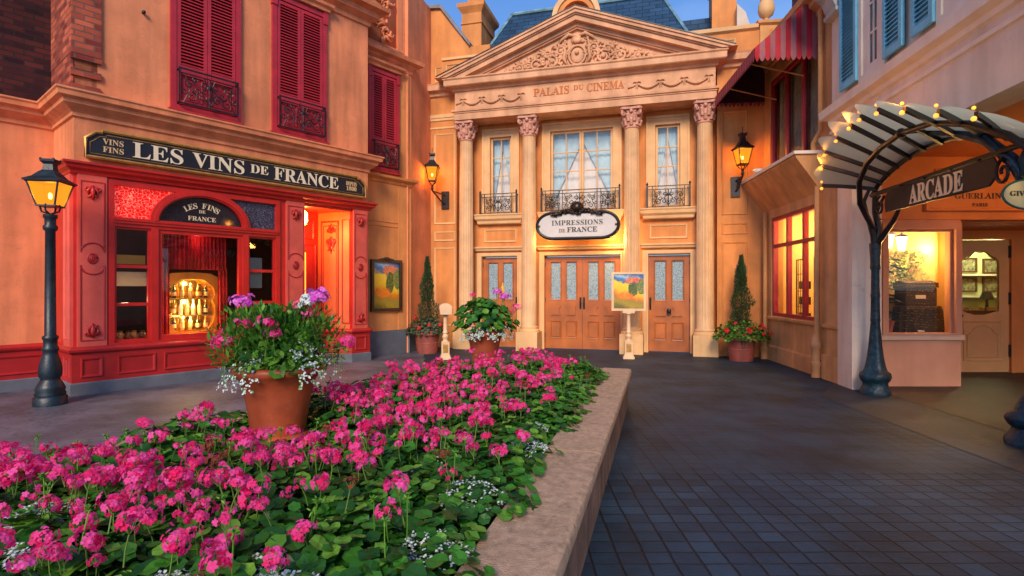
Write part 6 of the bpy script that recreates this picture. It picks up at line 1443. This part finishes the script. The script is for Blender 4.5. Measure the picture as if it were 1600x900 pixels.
# distribute the geraniums over the bed (only where it can be seen)
rnd = random.Random(77); spots = []
tries = 0
while len(spots) < 268 and tries < 60000:
    tries += 1
    x = rnd.uniform(-4.2, 1.3); y = rnd.uniform(.85, 7.75)
    if not inside(x, y, .47): continue
    if abs(x) / max(y, .1) > 1.12 and x < 0: continue
    if min(math.hypot(x - POT1[0], y - POT1[1]) - .10, math.hypot(x - POT2[0], y - POT2[1]) - .08) < .30: continue
    if any((x - a) ** 2 + (y - b) ** 2 < .235 ** 2 for a, b in spots): continue
    spots.append((x, y))
spots.sort(key=lambda p: p[1])
nb_ = 0
for i, (x, y) in enumerate(spots):
    # distance to the right-hand wall: plants get lower and greener there
    a, b = OUT[0], OUT[1]; d = Vector((b[0] - a[0], b[1] - a[1])).normalized(); dist = (x - a[0]) * (-d.y) + (y - a[1]) * d.x
    low = min(1, max(0, (dist - .40) / .7)); s = .70 + .16 * low + rnd.uniform(-.05, .08)
    dp = math.hypot(x - POT1[0], y - POT1[1]); fr = y < POT1[1] and abs(x / y - POT1[0] / POT1[1]) < .16
    if fr and dp < .75: s *= .62
    elif fr and dp < 1.3: s *= .8
    t = thing('geranium_plant', 'round leaved pink geranium growing in the walled flower bed', 'geranium', at(x, y, .40, rnd.uniform(0, 6.28)), 'pink geraniums in the flower bed')
    child('foliage', FOL[rnd.randrange(6)], t, 0, 0, 0, s).scale = (1.0 + .12 * low, 1.0 + .12 * low, s)
    near_right = 1 - low
    k = rnd.choice((4, 5, 6, 6, 8)) if low > .5 else rnd.choice((0, 0, 1, 1, 2))
    if y < 3.2 and x > -.75: k = min(k, rnd.choice((0, 1, 1, 2)))
    if y > 4.5 and low > .4: k = rnd.choice((2, 3, 4, 5))
    dl = (x - OUT[3][0]) * .8955 - (y - OUT[3][1]) * .4451
    if dl < .75: s *= .75; k = min(k, 2)
    if fr and dp < .7: k = 0
    for j in range(k):
        aa = rnd.uniform(0, 6.28); q = rnd.uniform(.02, .24); bx, by = q * math.cos(aa), q * math.sin(aa)
        me = BR if rnd.random() < .06 else PK[rnd.randrange(6)]
        if y > 3.5 and rnd.random() < .5: me = PK[rnd.choice((0, 1, 5))]
        child('bloom', me, t, bx, by, s * .27 + rnd.uniform(.0, .13), rnd.choice((.45, .6, .7, .8, .9, .95)) * (.82 if y < 2.2 else 1), rnd.uniform(0, 6), rnd.uniform(-.35, .35), rnd.uniform(-.35, .35)); nb_ += 1
    if rnd.random() < .75: aa = rnd.uniform(0, 6.28); child('bud', BUD, t, .12 * math.cos(aa), .12 * math.sin(aa), s * .27 + rnd.uniform(.05, .15), 1, 0, rnd.uniform(-.3, .3), 0)
# low white alyssum along the wall
k = 0; yy = 1.2
while yy < 7.0:
    a, b = OUT[0], OUT[1]; t_ = (yy + .6) / 7.9; base = P2(a, b, t_); n, d = off(a, b, 1); o_ = rnd.uniform(.44, .56) + (rnd.uniform(0, .5) if yy < 3.2 else 0); x, y = base[0] - n.x * o_, base[1] - n.y * o_
    t = thing('alyssum_clump', 'low clump of tiny white flowers at the foot of the geraniums by the wall', 'alyssum', at(x, y, .40 + rnd.uniform(.03, .10), rnd.uniform(0, 6)), 'white alyssum clumps along the planter wall')
    child('flowers', ALY[k % 3], t, 0, 0, 0, rnd.uniform(.8, 1.15) * (1.1 if yy < 3 else .8)); k += 1
    yy += rnd.uniform(.12, .3) if yy < 3.2 else rnd.uniform(.3, .7)
for x, y in ((-1.35, 1.55), (-1.75, 1.95), (-2.9, 2.9), (-.95, 1.6), (-1.1, 1.75), (-2.0, 2.35), (-.75, 1.75)):
    t = thing('alyssum_clump', 'small patch of tiny white flowers showing between the nearest pink geraniums', 'alyssum', at(x, y, .52), 'white alyssum between the near geraniums'); child('flowers', ALY[k % 3], t, 0, 0, 0, 1.0); k += 1

# ================================================================== POTS
def pot_shape(B, s, big=True):
    prof = [(.20, 0), (.235, .0), (.245, .03), (.235, .06), (.205, .075), (.215, .16), (.235, .28), (.262, .40), (.285, .46), (.325, .50), (.34, .515), (.345, .54), (.335, .56), (.30, .565), (.285, .54), (.28, .50), (0, .49)]
    if not big: prof = [(.20, 0), (.23, .0), (.25, .12), (.262, .235), (.268, .24), (.268, .255), (.264, .26), (.285, .42), (.29, .43), (.325, .435), (.33, .46), (.33, .53), (.325, .54), (.30, .54), (.295, .50), (0, .49)]
    B.lathe([(r * s, z * s) for r, z in prof], (0, 0, 0), 48)
def fine_foliage(seed, W, Ht, n, mats, lens=.09, zb=0, droop=.0, fat=.10):
    r = random.Random(seed); B = MB()
    for k in range(n):
        a = r.uniform(0, 6.28); q = r.random() ** .6; el = r.uniform(.05, 1.45); d = Vector((math.cos(a) * math.cos(el), math.sin(a) * math.cos(el), math.sin(el)))
        L = (W * math.cos(el) + Ht * math.sin(el)) * (.55 + .5 * r.random()); p = Vector((0, 0, zb)) + Vector((d.x, d.y, d.z)) * L
        for _ in range(4):
            e = (d + Vector((r.uniform(-.9, .9), r.uniform(-.9, .9), r.uniform(-.6, .9)))).normalized() * lens * r.uniform(.5, 1.1); s = e.cross(Vector((0, 0, 1))).normalized() * lens * fat
            pp_ = p + Vector((r.uniform(-.04, .04), r.uniform(-.04, .04), r.uniform(-.04, .04)))
            B.add([pp_, pp_ + e * .5 + s, pp_ + e - Vector((0, 0, droop)), pp_ + e * .5 - s], [(0, 1, 2, 3)], 0 if r.random() < .6 else 1)
    return B
def broad_foliage(B, seed, W, Ht, n, zb=0, rs=(.03, .055)):
    r = random.Random(seed)
    for k in range(n):
        a = r.uniform(0, 6.28); el = r.uniform(-.1, 1.4); d = Vector((math.cos(a) * math.cos(el), math.sin(a) * math.cos(el), math.sin(el))); L = (.45 + .6 * r.random() ** .6)
        p = Vector((0, 0, zb)) + Vector((d.x * W, d.y * W, d.z * Ht)) * L
        leaf_disc(B, p, (d.x + r.uniform(-.5, .5), d.y + r.uniform(-.5, .5), .7 + r.random() * .5), r.uniform(*rs), 1 if r.random() < .25 else 0, r.uniform(0, 6))
def stem_to(B, p0, p1):
    p0, p1 = Vector(p0), Vector(p1); m = p0.lerp(p1, .5) + Vector((0, 0, .03)); B.tube([p0, m, p1], [.005, .0045, .004], 5)
def trailing(B, seed, a0, a1, R0, z0, drop, n):
    r = random.Random(seed)
    for k in range(n):
        a = r.uniform(a0, a1); q = r.random(); rad = R0 * (.75 + .45 * min(1, q * 1.6)) + r.uniform(-.03, .05); z = z0 + .06 - drop * q + r.uniform(-.03, .05); c = Vector((rad * math.cos(a), rad * math.sin(a), z))
        if k % 2 == 0: leaf_disc(B, c, (math.cos(a), math.sin(a), .6), .012, 1)
        for _ in range(5):
            cc_ = c + Vector((r.uniform(-.014, .014),) * 1 + (r.uniform(-.014, .014), r.uniform(-.014, .014))); nn = Vector((math.cos(a) + r.uniform(-.5, .5), math.sin(a) + r.uniform(-.5, .5), .5)).normalized(); a_ = nn.orthogonal().normalized(); b_ = nn.cross(a_); s = .0075
            B.add([cc_ + a_ * s, cc_ + b_ * s, cc_ - a_ * s, cc_ - b_ * s], [(0, 1, 2, 3)], 0)
p1 = thing('terracotta_planter', 'large terracotta pot of pink and purple geraniums standing in the bed, nearer the viewer', 'flower pot', at(*POT1, .43))
B = MB(); pot_shape(B, .98); B.xf(Matrix.Diagonal((.93, .93, 1.02, 1))); B.build('pot', terracotta, p1, smooth=True, auto=60)
B = fine_foliage(41, .37, .32, 900, None, .075, .54, 0, .16); broad_foliage(B, 42, .32, .28, 230, .58); B.build('foliage', [leafB, leafA], p1)
S1 = [(-.34, -.12, .74, 0, 1.15), (-.15, -.22, .86, 1, 1.15), (.0, -.05, .90, 2, .9), (.03, -.26, .87, 5, 1.1), (-.27, .02, 1.02, 'P', 1.05), (-.20, .05, .99, 2, .6), (.22, .0, 1.03, 'W', 1.1), (.30, -.03, 1.06, 'P', 1.15), (.16, .02, .98, 'L', 1.05), (.52, -.08, .74, 0, 1.0), (-.40, .05, .80, 5, .8), (.08, -.28, .80, 0, .9), (.24, -.05, .93, 3, .9), (.40, .1, .68, 4, .8)]
st_ = MB()
for x, y, z, kd, s in S1:
    me = {'P': PP, 'W': PW, 'L': PL}.get(kd) or PK[kd]
    child('bloom', me, p1, x, y, z, s, x * 9, -.25, 0); stem_to(st_, (x * .45, y * .3, .58), (x, y, z - .04))
st_.build('stems', stemM, p1)
B = MB(); trailing(B, 5, PI * 1.12, PI * 1.50, .29, .56, .18, 80); trailing(B, 6, -PI * .28, PI * .05, .35, .64, .22, 75); B.build('trailing_alyssum', [whiteP, leafB], p1)
p2 = thing('terracotta_planter', 'terracotta pot of white alyssum and geraniums standing at the far end of the bed', 'flower pot', at(*POT2, .44))
B = MB(); pot_shape(B, .98); B.xf(Matrix.Diagonal((.78, .78, 1, 1))); B.build('pot', oldpot if 0 else terracotta, p2, smooth=True, auto=60)
B = MB(); broad_foliage(B, 51, .42, .36, 330, .60, (.035, .06)); B.build('foliage', [leafA, leafB], p2)
B = MB(); trailing(B, 7, PI * 1.15, PI * 1.5, .27, .54, .14, 80); trailing(B, 8, -PI * .45, PI * .0, .30, .58, .18, 100); B.build('trailing_alyssum', [whiteP, leafB], p2)
st_ = MB()
for x, y, z, kd, s in ((-.15, -.1, 1.02, 4, .9), (.26, -.05, 1.0, 'P', 1.0), (.16, .0, 1.06, 'P', .8), (.42, -.1, .86, 'L', 1.0), (.36, -.06, .8, 4, .8)):
    child('bloom', {'P': PP, 'L': PL}.get(kd) or PK[kd], p2, x, y, z, s); stem_to(st_, (x * .5, 0, .5), (x, y, z - .03))
st_.build('stems', stemM, p2)
# topiaries
def topiary(x, y, lab, Ht, W, nred, seed, potm):
    t = thing('potted_conifer', lab, 'potted tree', at(x, y, 0)); B = MB(); pot_shape(B, 1.02, False); B.build('pot', potm, t, smooth=True, auto=40)
    tb = MB(); tb.tube([(0, 0, .45), (.01, 0, 1.2), (0, 0, Ht - .15)], [.03, .02, .006], 7); tb.build('trunk', surf('bark', (.08, .05, .03), .9, .2, 5, .3), t)
    r = random.Random(seed); B = MB()
    for k in range(4200):
        q = r.random() ** .8; z = .70 + (Ht - .70) * q; lobes = .80 + .30 * math.sin(z * 9 + seed) * (1 - q) + .35 * noise.noise(Vector((z * 5, seed, 0))); a = r.uniform(0, 6.28)
        rad = max(.012, .30 * (1 - q) ** .75 * lobes * (1 + .22 * math.sin(a * 3 + z * 7))) * (r.random() ** .4); p = Vector((rad * math.cos(a), rad * math.sin(a), z)); e = Vector((math.cos(a) * .5, math.sin(a) * .5, 1 + r.uniform(-.4, .4))).normalized() * r.uniform(.04, .08); s = e.cross(Vector((r.uniform(-1, 1), r.uniform(-1, 1), 0))).normalized() * .009
        B.add([p, p + e * .5 + s, p + e, p + e * .5 - s], [(0, 1, 2, 3)], 0)
    B.build('crown', leafC, t)
    B = MB(); r = random.Random(seed + 1)
    for k in range(1000):
        a = r.uniform(0, 6.28); q = math.sqrt(r.random()); p = (W * q * math.cos(a), W * q * .8 * math.sin(a), .50 + .40 * (1 - q * q) ** .5 * r.random() + (.04 - .12 * q) * r.random()); leaf_disc(B, p, (math.cos(a) * q + r.uniform(-.5, .5), math.sin(a) * q + r.uniform(-.5, .5), .8), r.uniform(.018, .034), 1 if r.random() < .2 else 0, r.random() * 6)
    B.build('foliage', [leafA, leafB] if nred > 6 else [surf('dusty_leaf', (.04, .075, .03), .6, .3, 6, 0), surf('grey_leaf', (.08, .11, .05), .6, .3, 6, 0)], t)
    for k in range(nred):
        a = PI + PI * (k + .5) / nred; q = r.uniform(.45, 1.0); child('bloom', PR, t, W * q * math.cos(a), W * .8 * q * math.sin(a), .62 + .26 * (1 - q) + r.uniform(-.12, .12), r.uniform(.9, 1.35))
topiary(4.90, 11.80, 'slim conifer in a terracotta pot ringed by red flowers, right of the palace columns', 2.22, .60, 15, 3, oldpot)
topiary(-2.02, 13.15, 'slim conifer in a terracotta pot with a few red flowers, left of the palace columns', 2.26, .50, 6, 6, oldpot)
B = MB(); B.tube([(.22, .05, .6), (.24, .05, .95)], .006, 5); B.tube([(.24, .05, .93), (.245, .05, 1.02), (.235, .05, 1.12), (.24, .05, 1.18)], [.012, .026, .022, .006], 7)
B.build('flower_spike', surf('yellow_spike', (.80, .42, .04), .6, .25, 30, .3, 60), p2, smooth=True)
